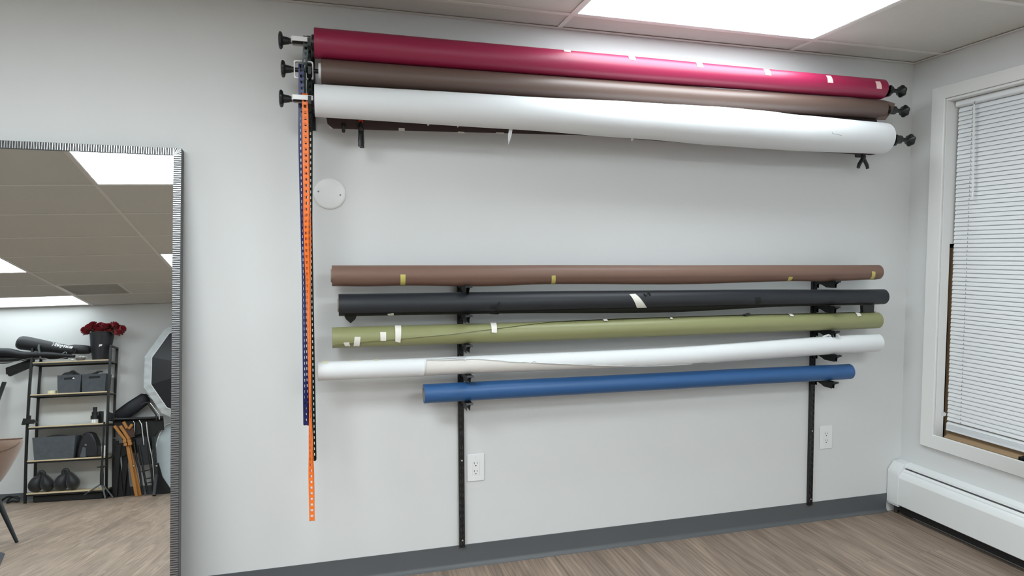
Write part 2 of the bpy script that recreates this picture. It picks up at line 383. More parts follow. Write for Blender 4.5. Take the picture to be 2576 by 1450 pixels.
# ---------------- window in the right wall
CW = 0.072
b = B()
ci = [(WY0, WZ0), (WY0, WZ1), (WY1, WZ1), (WY1, WZ0)]
co = [(WY0+CW, WZ0-CW), (WY0+CW, WZ1+CW-0.008), (WY1-CW, WZ1+CW-0.008), (WY1-CW, WZ0-CW)]
for k in range(4):
    a0, a1, b0, b1 = ci[k], ci[(k+1) % 4], co[k], co[(k+1) % 4]
    P = lambda q, x: V((x, q[0], q[1]))
    b.hexa([P(a0, -0.0004), P(a1, -0.0004), P(b1, -0.0004), P(b0, -0.0004), P(a0, -0.014), P(a1, -0.014), P(b1, -0.018), P(b0, -0.018)])
win = struct(b.build('window_1', 'trim', loc=(0, WY0, WZ0), bevel=0.003))
b = B()
b.box(-0.0005, 0.051, WY0-0.0030, WY0-0.0002, WZ0-0.03, WZ1); b.box(0.0511, 0.13, WY0-0.0030, WY0-0.0002, 1.475, WZ1); b.box(-0.0005, 0.135, WY1+0.0002, WY1+0.012, WZ0-0.016, WZ1)
b.box(-0.0005, 0.135, WY1+0.0121, WY0-0.0031, WZ1-0.012, WZ1)
b.build('window_reveal', 'trim', win)
b = B(); b.box(0.0002, 0.135, WY1+0.0002, WY0-0.0032, WZ0-0.0445, WZ0-0.0305); b.build('sill_gap_shade', 'dark', win)  # sill coloured near-black to paint the deep shade of the gap
b = B(); b.box(0.095, 0.127, -0.204, -0.1605, WZ0-0.044, WZ1); b.box(0.0525, 0.0945, -0.166, -0.1605, WZ0-0.044, WZ1); b.build('recess_shade_liner', 'dark', win)  # dark liner added to paint the shadow inside the recess
b = B(); b.box(0.128, 0.134, WY1+0.013, -0.1605, WZ0-0.030, WZ1-0.013); b.build('window_pane', 'pane', win)
# blind
BX = 0.070; BY0, BY1 = -0.2160, WY1+0.02
t = thing('window_blind', 'closed white horizontal slat blind hanging in the window on the right wall', 'window blind', (BX, (BY0+BY1)/2, 0.5))
hz1 = WZ1-0.013
f = B(); f.prism([(BX-0.022, BY0, hz1), (BX-0.026, BY0, hz1-0.004), (BX-0.026, BY0, hz1-0.026), (BX-0.020, BY0, hz1-0.031), (BX+0.014, BY0, hz1-0.031), (BX+0.014, BY0, hz1)], (0, BY1-BY0, 0))
f.build('headrail', 'slat', t, bevel=0.0015)
f = B(); pitch = 0.0215; z = hz1-0.045; nsl = 0
ztops = []
while z > 0.552: ztops.append(z); z -= pitch
zz = z+0.004
for k in range(5): zz -= 0.0058; ztops.append(zz)
rnd = random.Random(3)
for k, zc in enumerate(ztops):
    tilt = rad(71) if k < len(ztops)-5 else rad(28)
    off = rnd.uniform(-0.0012, 0.0012)
    def sl(u, v, zc=zc, tilt=tilt, off=off):
        a = (v-0.5); ch = a*0.025; bow = 0.0022*(1-4*a*a)
        # top edge leans to the window, bottom edge to the room
        return V((BX + ch*cos(tilt) - bow*sin(tilt), BY0+off+(BY1-BY0)*u, zc + ch*sin(tilt) + bow*cos(tilt)))
    f.grid(sl, 2, 6)
f.build('slats', 'slat', t, smooth=60, fix=False)
zb = ztops[-1]-0.008
f = B(); f.box(BX-0.012, BX+0.012, BY0, BY1, zb-0.010, zb+0.001); f.build('bottom_rail', 'slat', t, bevel=0.002)
f = B()
pw = at_x(2451, 262, BX-0.03); pe = at_x(2446, 499, BX-0.032)
f.tube([pw+V((0, 0, 0.0)), V((pw.x-0.001, pe.y, pe.z))], 0.0042, 6); wandp = f.build('tilt_wand', 'acryl', t)
f = B(); f.tube([pw+V((0.012, 0, 0.014)), pw+V((0.002, 0, 0.012)), pw+V((0, 0, 0.002))], 0.0016, 8); f.build('wand_hook', 'grey', wandp)
for yy in (-0.297, -1.25, -2.15):
    f = B(); xo = BX-0.0085
    for k, zc in enumerate(ztops[:-5]):
        f.box(xo-0.0035, xo-0.0025, yy-0.0009, yy+0.0009, zc-0.012, zc-0.002)
    f.tube([(BX+0.012, yy, zb), (BX+0.012, yy, hz1-0.03)], 0.0007, 6)
    f.build('ladder_cord', 'grey', t)
# things behind the blind
tag(B().prism([(0.084, -1.02, WZ0-0.030), (0.084, -0.1845, WZ0-0.030), (0.084, -0.184, 0.9), (0.084, -0.179, 1.455), (0.084, -1.02, 1.45)], (0.004, 0, 0)).build('cardboard_sheet', 'card'), 'brown cardboard sheet standing behind the left edge of the window blind', 'cardboard')
b = B().prism([(0.046, -0.2175, WZ0-0.0300), (0.083, -0.2175, WZ0-0.0300), (0.083, -0.2175, WZ0+0.006), (0.080, -0.2175, WZ0+0.007), (0.046, -0.2175, WZ0-0.012)], (0, -0.385, 0))
tag(b.build('cardboard_strip', 'card'), 'brown cardboard strip lying on the window sill below the blind', 'cardboard')
b = B().box(0.030, 0.083, -1.5, -0.61, WZ0-0.0300, WZ0+0.006); tag(b.build('black_pad', 'blk', bevel=0.003), 'black flat pad lying on the window sill right of the cardboard strip', 'pad')
b = B().box(0.036, 0.060, -0.2086, -0.2072, 0.572, 0.594); b.box(0.058, 0.060, -0.2150, -0.2086, 0.576, 0.590)
tag(b.build('blind_clip', 'acryl'), 'small clear plastic clip on the window reveal near the sill', 'clip')

# ---------------- baseboard heater along the right wall
HL = -3.2
t = thing('baseboard_heater', 'long white metal baseboard heater under the window', 'heater', (-0.045, HL/2, 0))
b = B(); b.box(-0.006, -0.0006, HL, -0.12, 0.03, 0.284); b.box(-0.03, -0.0006, HL, -0.12, 0.0, 0.010); b.box(-0.012, -0.006, HL, -0.12, 0.010, 0.03)
b.build('back_panel', 'white', t)
EY = -0.072
b = B(); hood = [(-0.0006, 0.285), (-0.0006, 0.280), (-0.040, 0.272), (-0.043, 0.262), (-0.046, 0.263), (-0.043, 0.2755)]
b.prism([(x, EY, z) for x, z in hood], (0, HL-EY, 0)); b.build('hood', 'white', t)
b = B(); dp = [(-0.046, 0.254), (-0.050, 0.256), (-0.060, 0.246), (-0.060, 0.240), (-0.072, 0.232), (-0.070, 0.228), (-0.056, 0.238), (-0.056, 0.243)]
b.prism([(x, EY, z) for x, z in dp], (0, HL-EY, 0)); b.build('damper', 'white', t)
fc = [(-0.060, 0.236), (-0.066, 0.2375), (-0.074, 0.233), (-0.083, 0.222), (-0.0875, 0.210), (-0.0875, 0.064), (-0.083, 0.060), (-0.083, 0.066), (-0.085, 0.068), (-0.085, 0.209), (-0.081, 0.219), (-0.073, 0.229), (-0.066, 0.234)]
b = B(); b.prism([(x, EY, z) for x, z in fc], (0, HL-EY, 0)); b.build('front_cover', 'white', t, smooth=20)
b = B(); b.box(-0.076, -0.0125, HL, -0.08, 0.024, 0.22); b.build('fins_and_gap_shade', 'dark', t)  # fins drawn near-black and low, painting the shade of the gap below
ec = [(-0.0006, 0.287), (-0.054, 0.284), (-0.077, 0.254), (-0.0895, 0.238), (-0.0905, 0.218), (-0.0905, 0.060), (-0.0865, 0.060), (-0.0865, 0.05), (-0.0006, 0.05)]
b = B(); b.prism([(x, -0.004, z) for x, z in ec], (0, -0.071, 0)); b.build('end_cap', 'white', t, bevel=0.0015)
b = B(); b.tube([(-0.05, -0.03, 0.0), (-0.05, -0.03, 0.05)], 0.011, 14); b.tube([(-0.05, -0.03, 0.028), (-0.05, -0.1, 0.034)], 0.009, 12); b.build('pipe', 'fdark', t)

# ---------------- small fittings on the back wall
c = at_y(829, 487, 0)
t = thing('wall_cover_plate', 'round white cover plate on the wall right of the hanging chains', 'cover plate', (c.x, 0, c.z))
B().lathe((c.x, -0.0003, c.z), (0, -1, 0), [(0, 0.0655), (0.004, 0.066), (0.0075, 0.063), (0.010, 0.056), (0.011, 0.02), (0.0112, 0.0001)], 56).build('cover', 'plast', t, smooth=50)
for u, v in ((801, 482), (856, 491)):
    q = at_y(u, v, -0.011); B().lathe((q.x, -0.0095, q.z), (0, -1, 0), [(0, 0.0036), (0.0018, 0.0034), (0.0022, 0.002)], 12).build('screw', 'grey', t)
def outlet(u0, v0, u1, v1, label):
    a = at_y(u0, v0, 0); d = at_y(u1, v1, 0); cx, cz = (a.x+d.x)/2, (a.z+d.z)/2; w, h = 0.080, 0.125
    t = thing('wall_outlet', label, 'outlet', (cx, 0, cz), 'wall outlets')
    B().box(cx-w/2, cx+w/2, -0.006, -0.0003, cz-h/2, cz+h/2).build('plate', 'plast', t, bevel=0.0028)
    rc = B().box(cx-0.0168, cx+0.0168, -0.0078, -0.0055, cz-0.0335, cz+0.0335).build('receptacle', 'plast', t, bevel=0.0008)
    for s in (1, -1):
        b = B(); zc = cz+s*0.0185
        b.box(cx-0.0085, cx-0.0065, -0.0082, -0.0076, zc-0.001, zc+0.008); b.box(cx+0.0055, cx+0.0075, -0.0082, -0.0076, zc+0.000, zc+0.007)
        b.lathe((cx-0.0005, -0.0076, zc-0.0085), (0, -1, 0), [(0, 0.0027), (0.0006, 0.0027)], 12)
        b.build('socket_slots', 'blk', rc)
    for s in (1, -1): B().lathe((cx, -0.0058, cz+s*0.048), (0, -1, 0), [(0, 0.003), (0.0010, 0.0028)], 12).build('screw', 'trim', t)
outlet(1173.9, 1143, 1218.6, 1209, 'white double wall outlet right of the left black wall standard')
outlet(2061.3, 1071, 2091.4, 1129, 'white double wall outlet right of the right black wall standard')

# ================================================================== PAPER ROLLS
class Roll:
    """paper roll along x; tab = [(x, y, z, r)] ; angle 0 faces the room, +90 deg is the top"""
    def __init__(s, tab, name, label, group, m, core_r=0.027, core_out=0.0):
        s.tab = tab; s.x0, s.x1 = tab[0][0], tab[-1][0]
        y, z, r = s.at((s.x0+s.x1)/2)
        s.t = thing(name, label, 'paper roll', ((s.x0+s.x1)/2, y, z-r), group)
        b = B(); n = 56
        pts = []; rr = []
        for i in range(n+1):
            x = s.x0+(s.x1-s.x0)*i/n; y, z, r = s.at(x); pts.append(V((x, y, z))); rr.append(r)
        # outer skin, rolled-edge end rings and the inner wall of the tube
        pts = [pts[0]+V((0.06, 0, 0)), pts[0]+V((0.0, 0, 0)), pts[0]] + pts[1:-1] + [pts[-1], pts[-1], pts[-1]-V((0.06, 0, 0))]
        k = len(b.v); seg = 48
        full = [(pts[0], core_r), (pts[1], core_r)] + [(p, r) for p, r in zip([V((s.x0, *s.at(s.x0)[:2]))]+pts[3:-3]+[V((s.x1, *s.at(s.x1)[:2]))], rr)] + [(pts[-2], core_r), (pts[-1], core_r)]
        for p, r in full:
            for j in range(seg):
                q = 2*pi*j/seg; b.v.append(p+V((0, -r*cos(q), r*sin(q))))
        for i in range(len(full)-1):
            for j in range(seg):
                j2 = (j+1) % seg; b.f.append((k+i*seg+j, k+(i+1)*seg+j, k+(i+1)*seg+j2, k+i*seg+j2)); b.m.append(0)
        b.build('paper', m, s.t, smooth=50, fix=True)
        c = B(); y, z, r = s.at(s.x0); y1, z1, r1 = s.at(s.x1)
        a, e = V((s.x0-core_out, y, z)), V((s.x1+core_out, y1, z1)); d = (e-a).normalized(); L = (e-a).length
        c.lathe(a, d, [(0, core_r-0.0003), (L, core_r-0.0003), (L, core_r-0.004), (0.0, core_r-0.004), (0, core_r-0.0003)], 32)
        c.f = [f for f in c.f if len(f) == 4]; c.m = c.m[:len(c.f)]
        c.build('core', 'core', s.t)
    def at(s, x): return interp(s.tab, x)
    def pt(s, x, th, off=0.0):
        y, z, r = s.at(x); return V((x, y-(r+off)*cos(th), z+(r+off)*sin(th)))
    def hit(s, u, v):
        d = ray(u, v); t = (s.at(-1.5)[0]-CAM.y)/d.y; th = 0
        for _ in range(8):
            P = CAM+d*t; y, z, r = s.at(P.x)
            a = d.y**2+d.z**2; bb = d.y*(CAM.y-y)+d.z*(CAM.z-z); cc = (CAM.y-y)**2+(CAM.z-z)**2-r*r
            disc = max(0.0, bb*bb-a*cc); t = (-bb-math.sqrt(disc))/a
        P = CAM+d*t; return P.x, math.atan2(P.z-z, -(P.y-y))
    def shell(s, name, m, fn, nx=10, nt=8, parent=None):
        """fn(u, w) -> (x, th, off)"""
        b = B().grid(lambda u, w: s.pt(*fn(u, w)), nx, nt)
        return b.build(name, m, parent or s.t, smooth=60, fix=False)
    def tape(s, quad, m='tape', off=0.0009, name='tape', lift=None):
        c = [s.hit(*q) for q in quad]      # tl, tr, br, bl
        def fn(u, w):
            x = (c[0][0]*(1-u)+c[1][0]*u)*(1-w)+(c[3][0]*(1-u)+c[2][0]*u)*w
            th = (c[0][1]*(1-u)+c[1][1]*u)*(1-w)+(c[3][1]*(1-u)+c[2][1]*u)*w
            return x, th, off + (lift(u, w) if lift else 0)
        return s.shell(name, m, fn, 5, 6)
    def rtape(s, u, v, w, h, **k): return s.tape([(u-w/2, v-h/2), (u+w/2, v-h/2), (u+w/2, v+h/2), (u-w/2, v+h/2)], **k)

UP_G = 'long paper rolls on the upper wall bracket'
LO_G = 'long paper rolls stored on the lower wall brackets'
xr = at_y(2236, 222, -0.218).x
red = Roll([(-3.082, -.17, 2.2352, .0570), (-1.9, -.17, 2.2365, .0555), (-1.1, -.17, 2.2385, .0510), (xr, -.17, 2.2410, .0485)], 'paper_roll', 'crimson red paper roll, topmost on the wall', UP_G, 'red')
xr = at_y(2236, 268, -0.208).x
brnu = Roll([(-3.058, -.163, 2.1305, .0478), (-1.5, -.163, 2.137, .0465), (xr, -.163, 2.1455, .0445)], 'paper_roll', 'dark brown paper roll between the crimson roll and the fat white roll', UP_G, 'brnd')
xr = at_y(2252, 350, -0.285).x
whu = Roll([(-3.083, -.215, 2.0062, .0600), (-2.312, -.215, 2.0060, .0660), (-1.74, -.215, 2.0050, .0765), (-1.30, -.215, 2.0010, .0845), (-1.10, -.215, 1.9975, .0845), (-0.92, -.215, 1.9925, .0815), (xr, -.215, 1.9905, .0745)], 'paper_roll', 'fat white paper roll, lowest of the upper three, bulging at its right end', UP_G, 'whitep')
xr = at_y(2223, 684, -0.155).x
brn = Roll([(-3.029, -.12, 1.3340, .0415), (-2.25, -.12, 1.3315, .0420), (-1.27, -.12, 1.3280, .0412), (xr, -.12, 1.3290, .0372)], 'paper_roll', 'reddish brown paper roll with yellow tapes, top of the lower rack', LO_G, 'brn', core_out=0.004)
xr = at_y(2237, 747, -0.157).x
blk = Roll([(-3.004, -.12, 1.2145, .0450), (-2.25, -.12, 1.2120, .0465), (-1.27, -.12, 1.2090, .0425), (xr, -.12, 1.2013, .0391)], 'paper_roll', 'black paper roll with a slanted white tape, second in the lower rack', LO_G, 'blackp', core_out=0.004)
xr = at_y(2222, 806, -0.158).x
grn = Roll([(-3.031, -.12, 1.0818, .0420), (-2.25, -.12, 1.0793, .0420), (-1.27, -.12, 1.0810, .0428), (xr, -.12, 1.0790, .0415)], 'paper_roll', 'olive green paper roll with white tapes in the lower rack', LO_G, 'green')
xr = at_y(2223, 862, -0.175).x
wlo = Roll([(-3.088, -.135, 0.9515, .0362), (-2.607, -.135, 0.9480, .0370), (-1.69, -.135, 0.9430, .0405), (xr, -.135, 0.9660, .0450)], 'paper_roll', 'thin white paper roll with a torn edge above the blue roll', LO_G, 'whiteu', core_r=0.024)
xr = at_y(2151, 937, -0.157).x
blu = Roll([(-2.662, -.12, 0.8308, .0404), (-1.27, -.12, 0.8250, .0398), (xr, -.12, 0.8195, .0390)], 'paper_roll', 'short royal blue paper roll, lowest on the wall', LO_G, 'blue', core_r=0.030)
xL = lambda u, v, y: at_y(u, v, y).x

# tapes on the crimson roll
for q in ([(1417, 122), (1434, 124), (1436, 132), (1420, 130)], [(1578, 139), (1594, 140), (1600, 152), (1584, 150)], [(1749, 156), (1763, 158), (1770, 170), (1754, 169)],
          [(1920, 174), (1934, 175), (1940, 190), (1925, 188)], [(2077, 190), (2089, 191), (2096, 209), (2082, 208)], [(2201, 205), (2213, 205), (2218, 224), (2205, 223)]):
    red.tape(q, m='pinktape')
# yellow tapes on the brown roll and its loose end sagging between them
for q in ([(1007, 691), (1020, 691), (1019, 716), (1007, 716)], [(1387, 694), (1397, 693), (1396, 713), (1386, 713)], [(1984, 696), (1994, 697), (1988, 706), (1979, 706)], [(2192, 683), (2201, 684), (2197, 701), (2187, 702)]):
    brn.tape(q, m='ytape', off=0.0025)
tx = [brn.hit(u, 705)[0] for u in (836, 1012, 1391, 1985, 2194, 2215)]
def sag(x):
    for a, c in zip(tx, tx[1:]):
        if a <= x <= c: return 0.0085*sin(pi*(x-a)/(c-a))**2*min(1.0, (c-a)/0.6)
    return 0.0
brn.shell('loose_end', 'brn', lambda u, w: ((lambda x: (x, rad(-20-95*w), 0.0012+sag(x)*w))(brn.x0+0.002+(brn.x1-brn.x0-0.02)*u)), 90, 10)
# black roll: tape strip, dark tape curls, loose lower edge, hanging tail and clips
blk.tape([(1583, 741), (1598, 740), (1628, 775), (1603, 778)], off=0.0012)
blk.tape([(974, 789), (990, 787), (991, 795), (979, 796)], off=0.0025)
blk.tape([(1899, 749), (1913, 748), (1913, 764), (1900, 765)], m='dark', off=0.0012)
for pp in ([(1256, 760), (1251, 768), (1235, 772), (1246, 777), (1254, 784), (1252, 788), (1232, 787)], [(1619, 740), (1625, 745), (1630, 738), (1635, 744), (1634, 737)]):
    b = B(); b.tube(catmull([blk.pt(*blk.hit(*p), 0.0035) for p in pp], 5), 0.0022, 8); b.build('tape_curl', 'dark', blk.t)
def bsag(x):
    a, m_, c = blk.hit(1230, 770)[0], blk.hit(1690, 770)[0], blk.hit(2010, 760)[0]
    if x <= a or x >= c: return 0.0
    return 0.021*(sin(pi/2*(x-a)/(m_-a)) if x < m_ else cos(pi/2*(x-m_)/(c-m_)))**1.5
blk.shell('loose_end', 'dark', lambda u, w: ((lambda x: (x, rad(-48-62*w), 0.0015+bsag(x)*w))(-2.98+2.62*u)), 80, 8)  # shaded underside of the lifted black sheet painted in near-black
b = B(); c0, c1 = blk.hit(866, 795), blk.hit(897, 795)
p0 = blk.pt(c0[0], rad(-75), 0.001); p1 = blk.pt(c1[0], rad(-75), 0.001); p2 = at_y(882, 814, p0.y+0.01); p2 = V((p2.x, p2.y, p2.z))
b.prism([p0, p0*0.55+p2*0.45+V((-0.004, 0, 0)), p2, p1*0.55+p2*0.45+V((0.006, 0, 0)), p1], (0, 0.003, 0)); b.build('hanging_tail', 'dark', blk.t)
b = B(); q0 = at_y(2171, 769, -0.125); q1 = at_y(2199, 785, -0.125)
b.prism([q0, V((q1.x, q0.y, q0.z+0.004)), V((q1.x-0.002, q0.y, q1.z)), V((q0.x+0.004, q0.y, q1.z-0.003))], (0, 0.02, 0)); b.build('binder_clip', 'blk', blk.t)
# green roll: outer sheet ends in a slanting edge that climbs over the roll
gx = [grn.hit(u, v) for u, v in ((838, 867), (930, 858), (1000, 853), (1130, 842), (1200, 834), (1300, 822), (1390, 812))]
def gedge(x):
    if x <= gx[0][0]: return gx[0][1]
    for a, c in zip(gx, gx[1:]):
        if x <= c[0]: return a[1]+(c[1]-a[1])*(x-a[0])/(c[0]-a[0])
    return min(rad(100), gx[-1][1] + (x-gx[-1][0])*1.1)
grn.shell('outer_sheet', 'green', lambda u, w: ((lambda x: (x, rad(150)+(gedge(x)-rad(150))*w, 0.0008+0.0035*max(0, w-0.6)/0.4))(grn.x0+0.0005+(grn.x1-grn.x0-0.001)*u)), 80, 18)
gx2 = [grn.hit(u, v) for u, v in ((1250, 826), (1400, 811), (1520, 809), (1600, 814), (1680, 808), (1750, 800))]
for q in ([(864, 861), (878, 860), (881, 869), (868, 869)], [(892, 848), (907, 848), (904, 869), (889, 869)], [(956, 837), (971, 837), (971, 857), (957, 857)], [(993, 822), (1009, 822), (1007, 861), (994, 858)],
          [(1233, 815), (1248, 815), (1249, 838), (1236, 837)], [(1515, 806), (1525, 805), (1529, 810), (1519, 810)], [(1684, 802), (1690, 801), (1692, 805), (1686, 805)], [(1981, 792), (1990, 792), (1997, 798), (1988, 798)], [(2150, 789), (2160, 789), (2166, 796), (2156, 798)]):
    grn.tape(q, off=0.0052)
b = B(); q = grn.hit(1880, 797); p = grn.pt(q[0], rad(80), 0.004); b.bar(p+V((-0.012, 0, -0.002)), p+V((0.014, 0, 0.006)), 0.02, 0.008); b.build('binder_clip', 'blk', grn.t)
# thin white roll: bright torn outer sheet over the grey-white back
we = [(1073, 906), (1100, 905), (1140, 904), (1172, 906), (1200, 905), (1255, 909), (1300, 912), (1345, 913), (1400, 914), (1460, 916), (1520, 918), (1580, 919), (1650, 918), (1700, 916), (1750, 912), (1765, 909)]
wh = [wlo.hit(*q) for q in we]
rnd = random.Random(5)
def wedge(x):
    j = 0.03*sin(x*61)+0.025*sin(x*143+1)
    if x < wh[0][0]-0.012: return rad(-100)
    if x < wh[0][0]: return rad(-100)+(wh[0][1]-rad(-100))*((x-wh[0][0]+0.012)/0.012)**0.7
    for a, c in zip(wh, wh[1:]):
        if x <= c[0]: return a[1]+(c[1]-a[1])*(x-a[0])/(c[0]-a[0])+j
    return max(rad(-110), wh[-1][1]-(x-wh[-1][0])*9)
xs_ = sorted([wlo.x0+0.0005+(wlo.x1-wlo.x0-0.001)*i/110 for i in range(111)]+[wh[0][0]-0.0125, wh[0][0]-0.009, wh[0][0]-0.005, wh[0][0]-0.002, wh[0][0]+0.001])
b = B(); nx = len(xs_)-1
b.grid(lambda u, w: (lambda x: wlo.pt(x, rad(165)+(wedge(x)-rad(165))*w, 0.0009+0.0028*max(0, w-0.75)/0.25))(xs_[round(u*nx)]), nx, 18)
b.build('outer_sheet', 'whitep', wlo.t, smooth=60, fix=False)
for pp, w in (([(1073, 907), (1120, 908), (1165, 906), (1172, 910)], 0.0016), ([(1335, 913), (1345, 909), (1352, 913), (1400, 915), (1440, 916)], 0.002), ([(1440, 917), (1520, 919), (1600, 920), (1680, 918), (1740, 914)], 0.0018)):
    b = B(); b.tube(catmull([wlo.pt(*wlo.hit(*p), 0.004) for p in pp], 6), w, 6); b.build('torn_edge', 'whitep', wlo.t)
for q in ([(810, 905), (824, 905), (826, 916), (812, 916)], [(880, 905), (902, 904), (900, 909), (882, 909)], [(938, 904), (952, 904), (951, 909), (940, 909)]): wlo.tape(q, m='cream', off=0.0022)
b = B(); q = at_y(2090, 846, -0.14); b.tube(catmull([q+V((-0.05, 0, -0.004)), q+V((-0.02, -0.004, 0.006)), q+V((0.0, 0, 0.001)), q+V((0.03, -0.003, 0.007)), q+V((0.05, 0, -0.001))], 4), 0.005, 8); b.build('torn_edge', 'whitep', wlo.t)
# fat white roll: torn strips, pencil mark
b = B(); a0 = at_y(1281, 322, -0.2); a1 = at_y(1290, 322, -0.2); a2 = at_y(1278, 341, -0.2); a3 = at_y(1286, 345, -0.2); a4 = at_y(1279, 364, -0.2)
b.prism([a0, a2, a4, a3, a1], (0, 0.0015, 0)); b.build('torn_strip', 'whitep', whu.t)
for (u, v) in ((1590, 351), (1966, 373), (1077, 313), (1152, 317)):
    a = at_y(u, v, -0.205); b = B(); b.prism([a+V((-0.008, 0, 0.008)), a+V((0.009, 0, 0.004)), a+V((-0.001, 0, -0.007))], (0, 0.0015, 0)); b.build('torn_strip', 'whitep', whu.t)
b = B(); b.tube([whu.pt(*whu.hit(u, v), 0.0008) for u, v in ((2093, 333), (2094, 336), (2104, 338), (2117, 341))], 0.0008, 6); b.build('pencil_mark', 'ink', whu.t)
whu.shell('outer_sheet', 'whitep', lambda u, w: ((lambda x: (x, rad(120-215*w), 0.0012))(whu.x0+0.03+(whu.x1-whu.x0-0.05)*u)), 60, 20)
# dark brown roll: sheet hanging down behind the fat white roll, torn corner at the right end
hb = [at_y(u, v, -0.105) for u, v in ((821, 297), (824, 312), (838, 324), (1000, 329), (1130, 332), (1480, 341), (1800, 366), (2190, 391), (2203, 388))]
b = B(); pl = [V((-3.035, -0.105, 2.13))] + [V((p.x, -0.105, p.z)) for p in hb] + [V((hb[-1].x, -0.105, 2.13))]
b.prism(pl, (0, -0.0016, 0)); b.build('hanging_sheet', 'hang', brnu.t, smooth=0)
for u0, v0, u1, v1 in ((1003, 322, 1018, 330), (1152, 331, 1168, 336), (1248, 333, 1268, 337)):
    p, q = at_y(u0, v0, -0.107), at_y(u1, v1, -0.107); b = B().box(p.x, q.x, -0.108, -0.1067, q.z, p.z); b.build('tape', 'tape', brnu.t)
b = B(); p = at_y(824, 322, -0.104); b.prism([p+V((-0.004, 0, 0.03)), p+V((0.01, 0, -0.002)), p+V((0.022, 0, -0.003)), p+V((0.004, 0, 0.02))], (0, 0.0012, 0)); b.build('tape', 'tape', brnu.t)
pr = [at_y(u, v, -0.19) for u, v in ((2205, 256), (2222, 250), (2240, 254), (2246, 262), (2238, 280), (2229, 302), (2212, 300), (2216, 290))]
b = B(); n = len(pr); b.prism([p+V((0, 0.02*sin(i*1.3), 0)) for i, p in enumerate(pr)], (0, 0.0015, 0)); b.build('torn_corner', 'brnd', brnu.t, smooth=0)

# ================================================================== UPPER RACK: brackets, drives, plugs, chains, clamps
def hook_bracket(x, label, w=0.014):
    t = thing('hook_bracket', label, 'wall bracket', (x, 0, 1.93), 'black three-hook wall brackets')
    B().box(x-0.016, x+0.016, -0.006, -0.0004, 1.93, 2.30).build('wall_plate', 'steel', t, bevel=0.001)
    for rl in (red, brnu, whu):
        xe = rl.x0 if x < -1.5 else rl.x1
        y, z, r = rl.at(xe)
        yy = lambda p: y+p
        b = B(); zz = z-0.0125
        b.prism([(x-w/2, -0.005, zz-0.022), (x-w/2, yy(-0.02), zz-0.022), (x-w/2, yy(-0.034), zz-0.008), (x-w/2, yy(-0.036), zz+0.020), (x-w/2, yy(-0.028), zz+0.030), (x-w/2, yy(-0.020), zz+0.020), (x-w/2, yy(-0.014), zz+0.002), (x-w/2, yy(-0.006), zz-0.002), (x-w/2, yy(0.006), zz-0.002), (x-w/2, yy(0.016), zz+0.006), (x-w/2, -0.005, zz+0.008)], (w, 0, 0))
        b.build('hook_arm', 'steel', t)
    return t
hook_bracket(-3.1005, 'black three-hook wall bracket behind the left ends of the upper rolls', 0.012)
hook_bracket(-0.349, 'black three-hook wall bracket behind the right ends of the upper rolls', 0.012)

def knob_profile():
    return [(0, 0.0001), (0.0, 0.024), (0.004, 0.0305), (0.011, 0.0305), (0.0155, 0.026), (0.018, 0.0165), (0.030, 0.0145), (0.042, 0.0128), (0.043, 0.0108), (0.052, 0.0105)]
CH = {}
def drive(roll, uk, ug0, ug1, flat, wheel_x, label):
    y, z, r = roll.at(roll.x0)
    xk = at_y(uk, 160, y).x; g0 = at_y(ug0, 160, y).x; g1 = at_y(ug1, 160, y).x
    t = thing('roller_drive', label, 'roller drive', (xk, y, z), 'chain drives at the left ends of the upper rolls')
    pr = knob_profile(); s = (g0-xk)/0.052
    B().lathe((xk, y, z), (1, 0, 0), [(h*s, rr) for h, rr in pr], 36, lobes=6, amp=0.05).build('knob', 'blk', t)
    B().lathe((g0-0.002, y, z), (1, 0, 0), [(0, 0.0085), (roll.x0+0.05-g0, 0.0085)], 20).build('axle', 'blk', t)
    B().lathe((wheel_x-0.0085, y, z), (1, 0, 0), [(0, 0.012), (0, 0.020), (0.002, 0.0215), (0.004, 0.018), (0.013, 0.018), (0.015, 0.0215), (0.017, 0.020), (0.017, 0.012)], 28).build('chain_wheel', 'blk', t)
    B().lathe((roll.x0-0.010, y, z), (1, 0, 0), [(0, 0.012), (0, 0.030), (0.006, 0.032), (0.0095, 0.032), (0.0095, 0.0265), (0.05, 0.0262)], 32).build('plug', 'plast' if flat else 'blk', t)
    # the chain guard: a rounded white hoop that hangs from the axle
    d = (g1-g0)/2; cx = (g0+g1)/2; rc = 0.008; e = 0.0345; wth = 0.0085
    loop = []
    for (sx, sy) in ((1, 1), (-1, 1), (-1, -1), (1, -1)):
        a0 = {(1, 1): 0, (-1, 1): 90, (-1, -1): 180, (1, -1): 270}[(sx, sy)]
        for k in range(6):
            q = rad(a0+18*k); loop.append((sx*(d-rc)+rc*cos(q), sy*(e-rc)+rc*sin(q)))
    b = B(); n = len(loop); th = 0.0042
    def P(p, k, inn):
        l = math.hypot(*p); f = 1.0
        px, py = p
        if inn: px -= th*(1 if px > 0 else -1)*min(1, abs(px)/(d-rc)); py -= th*(1 if py > 0 else -1)*min(1, abs(py)/(e-rc))
        return V((cx+px, y+k*wth, z+py)) if flat else V((cx+px, y+py, z+0.002+k*wth))
    vs = []
    for p in loop: vs += [P(p, -1, 0), P(p, 1, 0), P(p, 1, 1), P(p, -1, 1)]
    fs = []
    for i in range(n):
        j = (i+1) % n
        for k in range(4): fs.append((i*4+k, j*4+k, j*4+(k+1) % 4, i*4+(k+1) % 4))
    b.add(vs, fs); b.build('chain_guard', 'plast', t, smooth=35)
    return t, y, z
W1 = xL(770, 120, -.20); W2 = xL(757.5, 180, -.20); W3 = xL(766.5, 225, -.24)
drive(red, 702, 733.5, 785, False, W1, 'black knobbed chain drive with a white guard at the crimson roll')
drive(brnu, 707, 739, 788, True, W2, 'black knobbed chain drive with an upright white guard at the dark brown roll')
